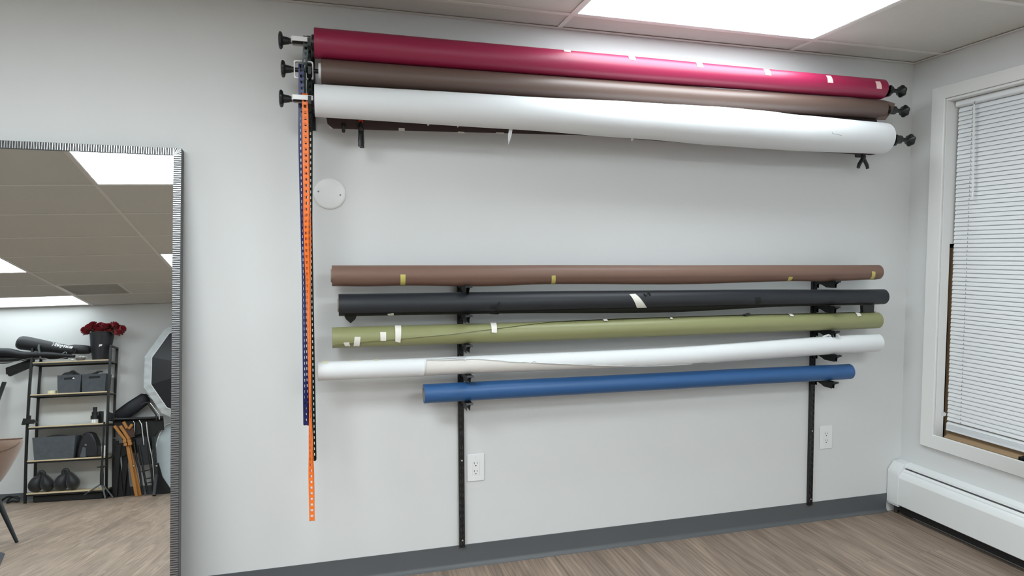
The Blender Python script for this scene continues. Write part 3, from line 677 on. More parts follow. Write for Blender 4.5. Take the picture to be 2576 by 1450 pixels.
drive(whu, 701, 733, 787, False, W3, 'black knobbed chain drive with a white guard at the fat white roll')

def plug(roll, uk, vk, uc, label):
    y, z, r = roll.at(roll.x1); x = roll.x1
    xe = at_y(uk, vk, y).x; xc = at_y(uc, vk, y).x
    t = thing('roller_plug', label, 'roller plug', (x, y, z), 'knobbed plugs at the right ends of the upper rolls')
    B().lathe((x-0.05, y, z), (1, 0, 0), [(0, 0.0262), (0.05, 0.0262), (0.0505, 0.0205), (xc-x+0.048, 0.0205), (xc-x+0.05, 0.019), (xc-x+0.0505, 0.009)], 28).build('collar', 'blk', t)
    B().lathe((x+0.004, y, z), (1, 0, 0), [(0, 0.0085), (xe-x-0.03, 0.0085)], 18).build('axle', 'blk', t)
    B().lathe((xe, y, z), (-1, 0, 0), [(0, 0.0001), (0.0, 0.019), (0.005, 0.0285), (0.013, 0.0290), (0.018, 0.023), (0.027, 0.012), (0.034, 0.0095), (xe-xc-0.002, 0.0105), (xe-xc-0.001, 0.008)], 36, lobes=6, amp=0.07).build('knob', 'blk', t)
plug(red, 2272, 219, 2243, 'black knob plug at the right end of the crimson roll')
plug(brnu, 2279, 276, 2251, 'black knob plug at the right end of the dark brown roll')
plug(whu, 2294, 332, 2266, 'black knob plug at the right end of the fat white roll')

def chain(name, m, xt, xb, y, zt, zb, phi, s0, s1, label, width=0.0205, pitch=0.0226):
    t = B()
    def A(z): k = (zt-z)/(zt-zb); return V((xt+(xb-xt)*k, y, z))
    def fr(z):
        k = (zt-z)/(zt-zb); p = rad(phi(k)); s = s0+(s1-s0)*min(1, k*2.4)
        return V((-sin(p), -cos(p), 0)), V((cos(p), -sin(p), 0)), s
    seq = []; fr_i = {}; re_i = {}; st = pitch/4
    z = zb
    n = int((zt-zb)/st)
    for i in range(n+1):
        zz = zb+(zt-zb)*i/n; nn, w, s = fr(zz); fr_i[i] = len(seq); seq.append((A(zz)+nn*s, nn, w))
    nn, w, s = fr(zt)
    for k in range(1, 12):
        q = pi*k/12; seq.append((A(zt)+nn*(s*cos(q))+V((0, 0, s*sin(q))), nn*cos(q)+V((0, 0, 1))*sin(q), w))
    for i in range(n+1):
        zz = zt-(zt-zb)*i/n; nn, w, s = fr(zz); re_i[n-i] = len(seq); seq.append((A(zz)-nn*s, -nn, w))
    nn, w, s = fr(zb)
    for k in range(1, 8):
        q = pi*k/8; seq.append((A(zb)-nn*(s*cos(q))-V((0, 0, s*sin(q))), -nn*cos(q)-V((0, 0, 1))*sin(q), w))
    N = len(seq); h = width/2; rw = 0.0052; tk = 0.0016
    for side in (-1, 1):
        k0 = len(t.v)
        for c, nn, w in seq:
            a, e = c+w*(side*h), c+w*(side*(h-rw)); t.v += [a+nn*tk, e+nn*tk, e-nn*tk, a-nn*tk]
        for i in range(N):
            j = (i+1) % N
            for q in range(4): t.f.append((k0+4*i+q, k0+4*j+q, k0+4*j+(q+1) % 4, k0+4*i+(q+1) % 4)); t.m.append(0)
    arc = fr_i[n]
    pairs = [(d[j], d[j+2]) for d in (fr_i, re_i) for j in range(0, n-1, 4)] + [(arc+k, arc+k+2) for k in (3, 8)] + [(re_i[0], re_i[0]+3)]
    for i0, i1 in pairs:        # rungs, level on both strands
        (c, nn, w), (c2, n2, w2) = seq[i0], seq[i1 % N]
        g = h-rw+0.0003
        t.hexa([c-w*g-nn*tk*0.9, c+w*g-nn*tk*0.9, c2+w2*g-n2*tk*0.9, c2-w2*g-n2*tk*0.9, c-w*g+nn*tk*0.9, c+w*g+nn*tk*0.9, c2+w2*g+n2*tk*0.9, c2-w2*g+n2*tk*0.9])
    o = t.build(name, m, None, smooth=0, fix=False)
    return tag(o, label, 'chain', 'plastic ladder chains hanging left of the rolls')
yc, zc, _ = whu.at(whu.x0)
def ph_o(k):
    tab = [(0, 0), (0.2, 6), (0.36, 40), (0.5, 68), (0.72, 84), (0.83, 60), (0.92, 15), (1.0, 0)]
    return interp(tab, k)[0]
ob = at_y(785, 1309, yc); chain('ladder_chain', 'orange', W3, ob.x, yc, zc, ob.z, ph_o, 0.0225, 0.0024, 'longest orange plastic ladder chain hanging left of the rolls')
yc, zc, _ = brnu.at(brnu.x0)
nb = at_y(771, 1067, yc); chain('ladder_chain', 'navy', W2, nb.x, yc, zc, nb.z, lambda k: interp([(0, 0), (0.25, 22), (0.6, 62), (0.85, 55), (1, 25)], k)[0], 0.0225, 0.005, 'shortest navy blue plastic ladder chain left of the orange chain')
yc, zc, _ = red.at(red.x0)
gb = at_y(788, 1155, yc); chain('ladder_chain', 'dgreen', W1, gb.x, yc, zc, gb.z, lambda k: interp([(0, 0), (0.1, 40), (0.5, 58), (1, 45)], k)[0], 0.0225, 0.006, 'dark green plastic ladder chain right of the orange chain')

def clamp(name, jaw, spread, label, pad='orange', sc=1.0, rot=0.0):
    """spring clamp biting upward at jaw; spread = opening of the handles seen from the room"""
    j = V(jaw); t = thing(name, label, 'clamp', j, 'black spring clamps under the fat white roll')
    X = V((cos(rot), sin(rot), 0)); Y = V((-sin(rot), cos(rot), 0)); Z = V((0, 0, 1))
    for s in (-1, 1):
        P = lambda a, c: j + X*(s*a*sc) + Z*(c*sc)
        pts = catmull([P(0.004, 0.0), P(0.009, -0.020), P(0.004, -0.036), P(0.008+spread*0.25, -0.052), P(0.010+spread*0.8, -0.080), P(0.010+spread, -0.100)], 5)
        b = B(); b.tube(pts, [0.006]*6+[0.0085]*6+[0.008]*9+[0.0072]*5, 10, squash=(1.0, 1.25)); b.build('handle', 'blk', t)
        b = B(); b.bar(P(0.0035, -0.004), P(0.0035, 0.008), 0.007*sc, 0.017*sc, up=Y); b.build('jaw_pad', pad, t)
    b = B(); b.tube([j+Z*(-0.036*sc)-Y*0.010*sc, j+Z*(-0.036*sc)+Y*0.010*sc], 0.0095*sc, 16); b.build('spring_hinge', 'steel', t)
    return t
p = at_y(908, 308, -0.105); clamp('spring_clamp', (p.x, -0.105, p.z), 0.010, 'black spring clamp with a red pad under the left end of the fat white roll', 'redpad', 1.0, rad(78))
p = at_y(2172, 385, -0.105); clamp('spring_clamp', (p.x, -0.105, p.z), 0.034, 'black spring clamp with splayed handles under the right end of the fat white roll', 'blk', 0.78, rad(8))
p = at_y(864, 312, -0.108); b = B()
b.tube(catmull([p+V((-0.004, -0.003, 0.004)), p+V((-0.005, -0.006, -0.012)), p+V((0.0, -0.007, -0.026)), p+V((0.006, -0.006, -0.012)), p+V((0.005, -0.003, 0.004))], 5), 0.0022, 8)
b.tube([p+V((0, -0.002, -0.008)), p+V((0, -0.002, -0.030)), p+V((0, -0.002, -0.035))], [0.0065, 0.0072, 0.004], 14)
tag(b.build('binder_clip', 'blk', bevel=0.001), 'small black binder clip on the hanging brown sheet left of the spring clamp', 'clip')

# ================================================================== LOWER RACK: slotted standards with arms
def standard(x0, z0, x1, z1, label):
    t = thing('wall_standard', label, 'wall standard', (x1, 0, z1), 'black slotted wall standards')
    b = B(); L = z0-z1; w = 0.0125; sh = (x0-x1)/L
    X = lambda z: x1+sh*(z-z1)
    def slab(a, c, za, zb, y0, y1):
        b.hexa([(X(za)+a, y0, za), (X(za)+c, y0, za), (X(za)+c, y1, za), (X(za)+a, y1, za), (X(zb)+a, y0, zb), (X(zb)+c, y0, zb), (X(zb)+c, y1, zb), (X(zb)+a, y1, zb)])
    slab(-w, -w+0.0015, z1, z0, -0.017, -0.0004); slab(w-0.0015, w, z1, z0, -0.017, -0.0004)
    slab(-w+0.0015, -0.0066, z1, z0, -0.017, -0.0155); slab(-0.0038, 0.0038, z1, z0, -0.017, -0.0155); slab(0.0066, w-0.0015, z1, z0, -0.017, -0.0155)
    z = z1
    while z < z0-0.02:
        slab(-0.0066, -0.0038, z, z+0.0125, -0.017, -0.0155); slab(0.0038, 0.0066, z, z+0.0125, -0.017, -0.0155); z += 0.0315
    slab(-0.0066, -0.0038, z, z0, -0.017, -0.0155); slab(0.0038, 0.0066, z, z0, -0.017, -0.0155)
    b.build('channel', 'steel', t, smooth=0)
    for zz in (z1+0.033, z1+0.40, z0-0.2): B().lathe((X(zz)+0.0012, -0.0168, zz), (0, -1, 0), [(0, 0.0042), (0.0016, 0.004), (0.0024, 0.002)], 14).build('screw', 'chrome', t)
    return X
XLS = standard(-2.4835, 1.296, -2.4778, 0.0955, 'left black slotted wall standard carrying the lower rolls')
XRS = standard(-0.6105, 1.296, -0.6035, 0.0915, 'right black slotted wall standard carrying the lower rolls')
ROLLN = [(brn, 'reddish brown'), (blk, 'black'), (grn, 'olive green'), (wlo, 'thin white'), (blu, 'royal blue')]
for rl, nm in ROLLN:
    for XS, side in ((XLS, 'left'), (XRS, 'right')):
        x = XS(1.0); y, z, r = rl.at(x); x = XS(z-r); zb = z-r-(0.012 if rl is blk and side == 'left' else 0.0055)
        if rl in (brn, blk): zb = z-r-0.0035
        else: zb = z-r-0.001
        dx = 0.004 if side == 'left' else 0.0
        t = thing('roll_bracket', f'black bracket arm under the {nm} roll on the {side} wall standard', 'bracket', (x, -0.017, zb-0.03), 'black bracket arms on the wall standards')
        yf = y-0.03
        prof = [(-0.0172, -0.040), (-0.036, -0.040), (-0.036, -0.024), (-0.046, -0.020), (-0.064, -0.020), (-0.084, -0.026), (-0.102, -0.034), (yf-0.007, -0.034), (yf-0.009, -0.015), (yf-0.028, -0.006), (yf-0.022, 0.004), (yf-0.008, 0.001), (-0.0172, 0.0)]
        b = B()
        for s in (-1, 1): b.prism([(x+dx+s*0.0062, a, zb+c) for a, c in prof], (s*0.0016, 0, 0))
        b.box(x+dx-0.0063, x+dx+0.0063, -0.027, -0.0172, zb-0.040, zb-0.037)
        b.build('arm', 'steel', t, smooth=0)
        b = B(); b.prism([(x+dx-0.013, a, zb+c) for a, c in ((-0.05, -0.001), (yf-0.008, 0.0), (yf-0.024, 0.003), (yf-0.028, -0.006), (yf-0.010, -0.0045), (-0.05, -0.004))], (0.030, 0, 0)); b.build('cradle', 'steel', t, bevel=0.0008)

# ================================================================== MIRROR
UW, VH, FWD = 0.935, 1.842, 0.0287
t = thing('floor_mirror', 'tall leaning mirror with a ribbed silver frame at the left of the photo', 'mirror', mpos(UW/2, VH, -0.045))
B().grid(lambda u, w: mpos(FWD*0.8+(UW-FWD*1.6)*u, FWD*0.8+(VH-FWD*1.6)*w, -0.006), 40, 80).build('glass', 'mirror', t, smooth=180, fix=False)
def mbox(b, u0, u1, v0, v1, w0, w1, nu=1, nv=1, mi=0):
    for i in range(nu):
        for j in range(nv):
            a, c = u0+(u1-u0)*i/nu, u0+(u1-u0)*(i+1)/nu; d, e = v0+(v1-v0)*j/nv, v0+(v1-v0)*(j+1)/nv
            b.hexa([mpos(a, d, w0), mpos(c, d, w0), mpos(c, e, w0), mpos(a, e, w0), mpos(a, d, w1), mpos(c, d, w1), mpos(c, e, w1), mpos(a, e, w1)], mi)
f = B()
mbox(f, 0, FWD, 0, VH, -0.044, -0.0025, 1, 24); mbox(f, UW-FWD, UW, 0, VH, -0.044, -0.0025, 1, 24)
mbox(f, FWD, UW-FWD, 0, FWD, -0.044, -0.0025, 12, 1); mbox(f, FWD, UW-FWD, VH-FWD, VH, -0.044, -0.0025, 12, 1)
mbox(f, FWD, UW-FWD, FWD, VH-FWD, -0.044, -0.030, 4, 8)
def rib(b, side, s, dl, half):      # one raised rib across the moulding, slightly skewed, mitred at the corners
    def cl(q): return q
    pts = []
    for e in (0, 1):
        p = 0.0012+(FWD-0.0024)*e
        c = s+dl*(e-0.5)
        pts.append((p, c))
    L = VH if side in 'LR' else UW
    def clampc(p, c): return min(max(c, p+0.0008), L-p-0.0008)
    vs = []
    for p, c in pts:
        for h, w in ((-half, -0.0026), (-half*0.55, 0.0), (half*0.55, 0.0), (half, -0.0026)):
            cc = clampc(p, c+h)
            if side == 'R': u, v = p, cc
            elif side == 'L': u, v = UW-p, cc
            elif side == 'T': u, v = cc, p
            else: u, v = cc, VH-p
            vs.append(mpos(u, v, w))
    b.add(vs, [(0, 1, 5, 4), (1, 2, 6, 5), (2, 3, 7, 6), (0, 4, 7, 3), (0, 3, 2, 1), (4, 5, 6, 7)], 1)
pit = 0.0042*2
for side, L in (('R', VH), ('L', VH), ('T', UW), ('B', UW)):
    k = 0; s = 0.004
    while s < L-0.004:
        rib(f, side, s, 0.0011*(1 if k % 2 else -1), 0.0025); s += pit; k += 1
f.build('frame', ['fdark', 'silver'], t, smooth=0, fix=False)

# ================================================================== THE FAR SIDE OF THE ROOM (seen in the mirror)
PXM = 0.0041
YF, YB = -6.0, -6.285          # front and rear of the shelf
def V3(p): return V(p)
# ---- open shelf
SXL, SXR = -6.180, -5.412
lab_sh = 'black metal open shelf with five oak boards against the far wall, seen in the mirror'
sh = thing('shelf_unit', lab_sh, 'shelf', ((SXL+SXR)/2, (YF+YB)/2, 0))
for x in (SXL-0.012, SXR+0.012):
    for y in (YF-0.012, YB+0.012):
        b = B(); b.box(x-0.0125, x+0.0125, y-0.0125, y+0.0125, 0.0, 1.845); b.build('leg', 'steel', sh, bevel=0.002)
    b = B(); b.box(x-0.0125, x+0.0125, YB, YF, 1.845, 1.868); b.build('top_rail', 'steel', sh, bevel=0.004)
SZ = [1.690, 1.294, 0.905, 0.500, 0.116]
for z in SZ:
    B().box(SXL+0.0015, SXR-0.0015, YB+0.005, YF, z-0.016, z).build('board', 'wood', sh, bevel=0.002)
    b = B(); b.box(SXL+0.0015, SXR-0.0015, YF-0.03, YF-0.006, z-0.036, z-0.0165); b.box(SXL+0.0015, SXR-0.0015, YB+0.004, YB+0.024, z-0.036, z-0.0165)
    for x in (SXL-0.012, SXR+0.012): b.box(x-0.010, x+0.010, YB+0.024, YF-0.025, z-0.034, z-0.018)
    b.build('shelf_rail', 'steel', sh)
# ---- bucket of roses
cx = my(255, 870, -6.14).x; zt, zb = my(255, 838, -6.14).z, SZ[0]+0.001
bl = V((cx, -6.14, zb))
t = thing('flower_bucket', 'black bucket holding red roses on the top board of the far shelf', 'bucket', bl)
hB = zt-zb
B().lathe(bl, (0, 0, 1), [(0, 0.078), (0.004, 0.083), (hB*0.6, 0.114), (hB-0.012, 0.129), (hB-0.010, 0.133), (hB, 0.133), (hB, 0.128), (hB-0.02, 0.124), (0.01, 0.078)], 40).build('pail', 'bucket', t)
b = B(); p = my(252, 870, -6.03)
b.prism([p+V((-0.012, 0, 0.014)), p+V((0.022, 0, 0.018)), p+V((0.016, 0, -0.006)), p+V((-0.002, 0, -0.008)), p+V((-0.012, 0, -0.018))], (0, 0.0012, 0)); b.build('label_tag', 'letter', t)
def rose(c, R, tilt, az, seed):
    r_ = random.Random(seed); b = B(); ax = V((sin(tilt)*cos(az), sin(tilt)*sin(az), cos(tilt)))
    a = ax.orthogonal().normalized(); e = ax.cross(a); ph0 = r_.uniform(0, 6.28)
    for ring, (n, ro, hh, op) in enumerate(((3, 0.30, 0.98, 0.0), (4, 0.52, 0.95, 0.06), (5, 0.74, 0.85, 0.18), (5, 0.86, 0.66, 0.34))):
        for k in range(n):
            p0 = ph0+2*pi*k/n+ring*0.5; wdt = 2*pi/n*0.98
            def pet(u, w, p0=p0, wdt=wdt, ro=ro, hh=hh, op=op):
                q = p0+(u-0.5)*2*wdt*(0.35+0.65*sin(pi*min(1, 0.18+w*0.55))); rr = R*(0.12+ro*(w**0.6)*(0.75+op*w*w*0.9))
                hz = R*(-0.75+1.35*hh*w-0.20*(2*u-1)**4*w - op*0.5*w**4)
                return c+a*(rr*cos(q))+e*(rr*sin(q))+ax*hz
            b.grid(pet, 5, 5)
    return b, ax
rr_ = random.Random(11)
spots = []
for (u, v) in ((211, 829), (217, 835), (222, 822), (232, 816), (231, 827), (243, 822), (242, 832), (252, 818), (256, 828), (263, 820), (268, 830), (276, 820), (283, 829), (290, 817), (297, 825), (303, 835), (309, 827), (296, 836), (247, 834), (275, 835)):
    spots.append((u, v, rr_.uniform(-0.09, 0.09)))
for k, (u, v, dy) in enumerate(spots):
    c = my(u, v, -6.14+dy); R = rr_.uniform(0.052, 0.060)
    tl = min(1.1, abs(c.x-cx)/0.25+0.15); az = 0 if c.x > cx else pi
    b, ax = rose(c, R, tl, az+rr_.uniform(-0.5, 0.5), k)
    base = c-ax*R*0.75
    foot = V((cx+(c.x-cx)*0.25, -6.14+dy*0.4, zb+0.05))
    t = thing('rose', 'red rose blooming in the black bucket on the far shelf', 'rose', foot, 'red roses in the black bucket')
    b.build('bloom', 'rose', t, smooth=80, fix=False)
    s = B(); s.tube(catmull([foot, V((cx+(c.x-cx)*0.45, -6.14+dy*0.6, zt-0.01)), base], 5), 0.0032, 6); stm = s.build('stem', 'leaf', t)
    lf = B(); q0 = V((cx+(c.x-cx)*0.75, -6.14+dy, (zt+c.z)/2-0.012)); sd = 1 if c.x > cx else -1
    lf.grid(lambda a_, w_: q0+V((sd*0.055*w_, 0.016*sin(pi*w_)*(2*a_-1)+0.01, 0.012*sin(pi*w_*0.9)-0.018*w_*w_)), 2, 6); lf.build('leaf', 'leaf', stm, fix=False)
# ---- tripod bag with lettering
a0 = my(44, 861, -6.09); a1 = my(188, 884, -6.09); zr = SZ[0]+0.001
d = (a1-a0)
t = thing('tripod_bag', 'black tripod bag with white lettering lying across the top board of the far shelf', 'bag', (a0+a1)/2)
b = B(); ks = [0, 0.02, 0.06, 0.12, 0.3, 0.5, 0.68, 0.82, 0.95, 1.0]; rs = [0.04, 0.070, 0.084, 0.087, 0.081, 0.073, 0.066, 0.060, 0.052, 0.03]
b.tube([a0+d*k for k in ks], rs, 28); bagb = b.build('bag_body', 'cloth', t, smooth=60)
b = B(); q = my(97, 867, -6.005)
b.tube(catmull([my(42, 880, -6.06), my(41, 888, -6.05), my(40, 896, -6.06)], 4), 0.0025, 6); b.build('drawstring', 'cloth', t)
cu = bpy.data.curves.new('lettering', 'FONT'); cu.body = 'V\u00f3nynua'; cu.size = 0.062; cu.shear = 0.25; cu.extrude = 0.0012; cu.offset = 0.0017; cu.space_character = 0.93
tmp = bpy.data.objects.new('tmp', cu); COL.objects.link(tmp)
bpy.context.view_layer.update()
me = bpy.data.meshes.new_from_object(tmp.evaluated_get(bpy.context.evaluated_depsgraph_get())); bpy.data.objects.remove(tmp)
p0 = my(125, 869, -6.012); p1 = my(180, 877, -6.016)
ex = (p1-p0); wd = max(v.co.x for v in me.vertices); ex_n = ex.normalized(); ez = V((0, 0, 1)); ez = (ez-ex_n*ez.dot(ex_n)).normalized()
ez = (ez+V((0, -0.35, 0))).normalized()
ey = ex_n.cross(ez)
axis0 = a0+d*0.6
for v in me.vertices:
    w = p0+ex*(v.co.x/wd)*0.98+ez*(v.co.y*0.98)
    # wrap on the round bag
    k = (w-a0).dot(d)/d.length_squared; ctr = a0+d*k; r = interp(list(zip(ks, rs)), k)[0]+0.0015+v.co.z*0.5
    dz = max(-0.95, min(0.95, (w.z-ctr.z)/r)); v.co = V((w.x, ctr.y+r*math.sqrt(1-dz*dz), ctr.z+r*dz))-WLOC[t.name]
me.materials.clear(); me.materials.append(M['letter']); me.name = 'lettering'
o = bpy.data.objects.new('lettering', me); COL.objects.link(o); o.parent = bagb
# second bag behind
a0b, a1b = my(168, 879, -6.20), my(232, 881, -6.20); db = a1b-a0b
b = B(); b.tube([a0b+db*k for k in (0, 0.05, 0.3, 0.7, 0.9, 1.0)], [0.03, 0.05, 0.062, 0.060, 0.052, 0.03], 24)
tag(b.build('round_bag', 'cloth', smooth=60), 'black round bag lying between the lettered bag and the rose bucket', 'bag')
# folded umbrellas with silver piping sticking out to the left
def flatbag(name, label, pts, rr, sq, cat='softbox', piping=(), m='navycloth'):
    ps = catmull([my(u, v, y) for u, v, y in pts], 6); n = len(ps)
    ri = [interp([(i/(len(rr)-1), r) for i, r in enumerate(rr)], k/(n-1))[0] for k in range(n)]
    t = thing(name, label, cat, ps[n//2]-V((0, 0, max(ri))), 'folded black softboxes on the top board')
    b = B(); b.tube(ps, ri, 20, squash=sq, up=(0, 0, 1)); cv = b.build('cover', m, t, smooth=60)
    for pp in piping:
        c = B(); c.tube(catmull([my(*q) for q in pp], 6), 0.0028, 6); c.build('piping', 'pipe', cv)
flatbag('folded_softbox', 'black folded softbox with silver piping sticking out left of the far shelf', [(-25, 888, -6.02), (20, 888, -6.02), (60, 893, -6.02), (120, 893, -6.03), (188, 897, -6.05)], [0.078, 0.072, 0.055, 0.046, 0.026], (0.75, 1.2),
        piping=([(-20, 891, -5.955), (20, 890, -5.955), (42, 895, -5.968), (90, 896, -5.985), (150, 891, -6.02), (164, 886, -6.03), (168, 890, -6.03)],))
flatbag('folded_softbox', 'black folded softbox with pale piping under the upper folded softbox', [(-25, 905, -6.07), (10, 906, -6.07), (45, 903, -6.07), (85, 900, -6.08), (170, 900, -6.10)], [0.078, 0.07, 0.048, 0.040, 0.026], (0.7, 1.1),
        piping=([(-20, 912, -5.995), (35, 911, -6.00), (60, 905, -6.02), (80, 902, -6.03), (112, 902, -6.03), (125, 905, -6.03), (145, 904, -6.03), (172, 899, -6.03)],), m='cloth')
b = B(); pts = [my(u, v, -6.12) for u, v in ((14, 926), (78, 903), (84, 905), (80, 922), (22, 947), (19, 943), (15, 942))]
b.prism(pts, (0, -0.05, 0)); tag(b.build('black_flag', 'dark', smooth=0), 'black cloth panel drooping below the folded softboxes left of the far shelf', 'panel')
# grey clamp handle, bowl with crumpled paper, small white thing
t = thing('grey_clamp', 'grey clamp handle standing on the top board in front of the lettered bag', 'clamp', my(101, 905, -5.99))
b = B(); b.tube([my(98, 867, -5.972), my(97, 876, -5.975), my(100, 888, -5.985), my(101, 899, -5.99)], [0.010, 0.014, 0.012, 0.007], 12, squash=(1, 0.8)); b.build('handle', 'grey', t)
b = B(); b.tube([my(101, 898, -5.99), my(99, 902, -5.99), my(95, 904, -5.99)], 0.005, 8); b.tube([my(101, 898, -5.99), my(104, 902, -5.99), my(107, 904, -5.99)], 0.005, 8); b.build('jaw', 'grey', t)
c = my(203, 906, -6.05); c.z = zr
t = thing('metal_bowl', 'small pewter bowl of crumpled paper on the top board left of the rose bucket', 'bowl', c)
B().lathe(c, (0, 0, 1), [(0, 0.034), (0.004, 0.037), (0.026, 0.052), (0.032, 0.056), (0.032, 0.053), (0.008, 0.036), (0.004, 0.0001)], 28).build('dish', 'bowl', t)
r2 = random.Random(9); b = B()
for k in range(9):
    q = c+V((r2.uniform(-0.045, 0.05), r2.uniform(-0.03, 0.03), 0.036+r2.uniform(0, 0.012)))
    b.ball(q, (0.017, 0.015, 0.009), 8, 6, fn=lambda n, k=k: 1+0.3*sin(5*n.x+k)*cos(6*n.y+2*n.z))
o = b.build('crumpled_paper', 'crumple', loc=c+V((0, 0, 0.028)), smooth=30); o['kind'] = 'stuff'; tag(o, 'crumpled pale foil and paper heaped in the pewter bowl', 'crumpled paper')
p = my(183, 902, -6.0); p.z = zr+0.009
tag(B().ball(p, (0.018, 0.012, 0.009), 12, 8).build('white_clip', 'plast'), 'small glossy white clip on the top board left of the pewter bowl', 'clip')

# ---- second board: two felt baskets, tape roll
def basket(u0, u1, vt, vb, z, yf, dep, taper, label, hole=True, group='grey felt baskets on the far shelf'):
    x0, x1 = my(u0, (vt+vb)/2, yf).x, my(u1, (vt+vb)/2, yf).x; zt = my((u0+u1)/2, vt, yf).z; h = zt-z
    t = thing('felt_basket', label, 'basket', ((x0+x1)/2, yf-dep/2, z), group)
    b = B(); tp = taper; k = 0.004
    def q(x0, x1, y0, y1, z0, z1, tx): return [(x0+tx, y0+tx*0.6, z0), (x1-tx, y0+tx*0.6, z0), (x1-tx, y1-tx*0.6, z0), (x0+tx, y1-tx*0.6, z0), (x0, y0, z1), (x1, y0, z1), (x1, y1, z1), (x0, y1, z1)]
    o_ = q(x0, x1, yf-dep, yf, z, zt, tp); i_ = q(x0+k, x1-k, yf-dep+k, yf-k, z+k, zt, tp)
    vs = [V(p) for p in o_+i_]
    fs = [(3, 2, 1, 0), (0, 1, 5, 4), (1, 2, 6, 5), (2, 3, 7, 6), (3, 0, 4, 7), (8, 9, 10, 11), (8, 12, 13, 9), (9, 13, 14, 10), (10, 14, 15, 11), (11, 15, 12, 8), (4, 5, 13, 12), (5, 6, 14, 13), (6, 7, 15, 14), (7, 4, 12, 15)]
    b.add(vs, fs); b.build('felt_box', 'felt', t, smooth=0)
    if hole:
        w = (x1-x0); b = B(); zz = zt-h*0.19; b.bar(((x0+x1)/2-w*0.23+w*0.02, yf-tp*0.6*0.2+0.0012, zz-0.003), ((x0+x1)/2+w*0.23+w*0.02, yf-tp*0.6*0.2+0.0012, zz+0.003), 0.002, h*0.12, up=(0, 0, 1)); b.build('handle_slot', 'dark', t)
    return t, x0, x1, zt
tb, x0, x1, zt1 = basket(143, 203, 944, 983, SZ[1]+0.001, -6.012, 0.235, 0.010, 'grey felt basket at the middle of the second board, left of its twin')
b = B(); b.ball(((x0+x1)/2-0.01, -6.11, zt1-0.035), ((x1-x0)/2-0.008, 0.10, 0.09), 24, 14, fn=lambda n: 1+0.10*sin(4*n.x+1)*cos(3*n.y)+0.06*sin(9*n.x))
tag(b.build('black_cloth_bundle', 'cloth', smooth=60), 'black cloth bundle piled in the left felt basket', 'cloth bundle')
b = B(); q = my(184, 952, -6.009); b.prism([q+V((-0.010, 0, -0.008)), q+V((0.004, 0, 0.010)), q+V((0.012, 0, 0.006)), q+V((0.016, 0, -0.010))], (0, 0.002, 0))
b.build('paper_scrap', 'letter', tb)
tb2, x0, x1, zt2 = basket(205, 266, 941, 981, SZ[1]+0.001, -6.03, 0.22, 0.008, 'grey felt basket at the right end of the second board')
t = thing('black_gadget', 'black cloth gadget with two prongs in the right felt basket', 'gadget', (x0+0.06, -6.12, zt2-0.02))
b = B(); b.ball((x0+0.09, -6.12, zt2-0.015), (0.075, 0.05, 0.035), 18, 10, fn=lambda n: 1+0.15*sin(5*n.x)); b.build('pouch', 'cloth', t)
for s in (0, 1):
    b = B(); b.tube(catmull([(x0+0.10, -6.10+0.01*s, zt2), (x0+0.14, -6.10, zt2+0.02+0.012*s), (x0+0.172+0.02*s, -6.10, zt2+0.035-0.006*s)], 4), 0.008, 10); b.build('prong', 'blk', t)
c = my(131, 988, -6.06); c.z = SZ[1]+0.0008
b = B(); R = 0.044; b.lathe(c, (0, 0, 1), [(0, 0.030), (0, R), (0.038, R), (0.038, 0.030), (0, 0.030)], 36)
b.f = [f for f in b.f if len(f) == 4]; b.m = b.m[:len(b.f)]
tag(b.build('tape_roll', 'cream'), 'cream masking tape roll lying on the second board left of the baskets', 'tape roll')
# ---- third board: stacked black containers, clamp on the leg
c = my(238, 1062, -6.06); c.z = SZ[2]+0.0008
t = thing('lens_jar', 'clear based jar with stacked black lids on the third board', 'jar', c)
h1 = 0.052; B().lathe(c, (0, 0, 1), [(0, 0.033), (0.003, 0.036), (h1, 0.036)], 32).build('clear_base', 'acryl', t)
b = B(); b.box(c.x-0.018, c.x-0.004, c.y+0.0335, c.y+0.0375, c.z+0.006, c.z+0.046); b.box(c.x+0.004, c.x+0.018, c.y+0.0335, c.y+0.0375, c.z+0.006, c.z+0.046); b.build('white_label', 'letter', t)
B().lathe(c+V((0, 0, h1)), (0, 0, 1), [(0, 0.042), (0.044, 0.042), (0.0445, 0.0001)], 32).build('lower_lid', 'blk', t)
B().lathe(c+V((0, 0, h1+0.0446)), (0, 0, 1), [(0, 0.031), (0.045, 0.032), (0.0455, 0.0001)], 32).build('middle_lid', 'blk', t)
B().lathe(c+V((0, 0, h1+0.0902)), (0, 0, 1), [(0, 0.0215), (0.057, 0.0215), (0.0575, 0.0001)], 28).build('top_lid', 'blk', t)
p, q = my(249, 1058, -6.16), my(259, 1035, -6.16); b = B().box(p.x, q.x, -6.2, -6.12, SZ[2]+0.0006, q.z); tag(b.build('dark_box', 'bucket', bevel=0.004), 'small dark box behind the stacked jar on the third board', 'box')
c = my(76, 1062, YF+0.01)
t = thing('super_clamp', 'black clamp gripping the left front leg of the far shelf', 'clamp', c)
b = B(); b.box(c.x-0.035, c.x+0.042, YF-0.004, YF+0.045, c.z-0.025, c.z+0.028); b.build('clamp_body', 'blk', t, bevel=0.006)
b = B(); b.prism([my(53, 1070, YF+0.03), my(58, 1053, YF+0.03), my(66, 1054, YF+0.03), my(67, 1065, YF+0.03), my(60, 1070, YF+0.03)], (0, -0.03, 0)); b.build('knob', 'blk', t, bevel=0.003)
b = B(); b.tube(catmull([my(78, 1062, YF+0.02), my(87, 1060, YF+0.02), my(95, 1064, YF+0.02)], 5), 0.010, 10); b.tube([my(75, 1058, YF+0.02), my(76, 1046, YF+0.02)], 0.010, 10); b.build('lever', 'blk', t)
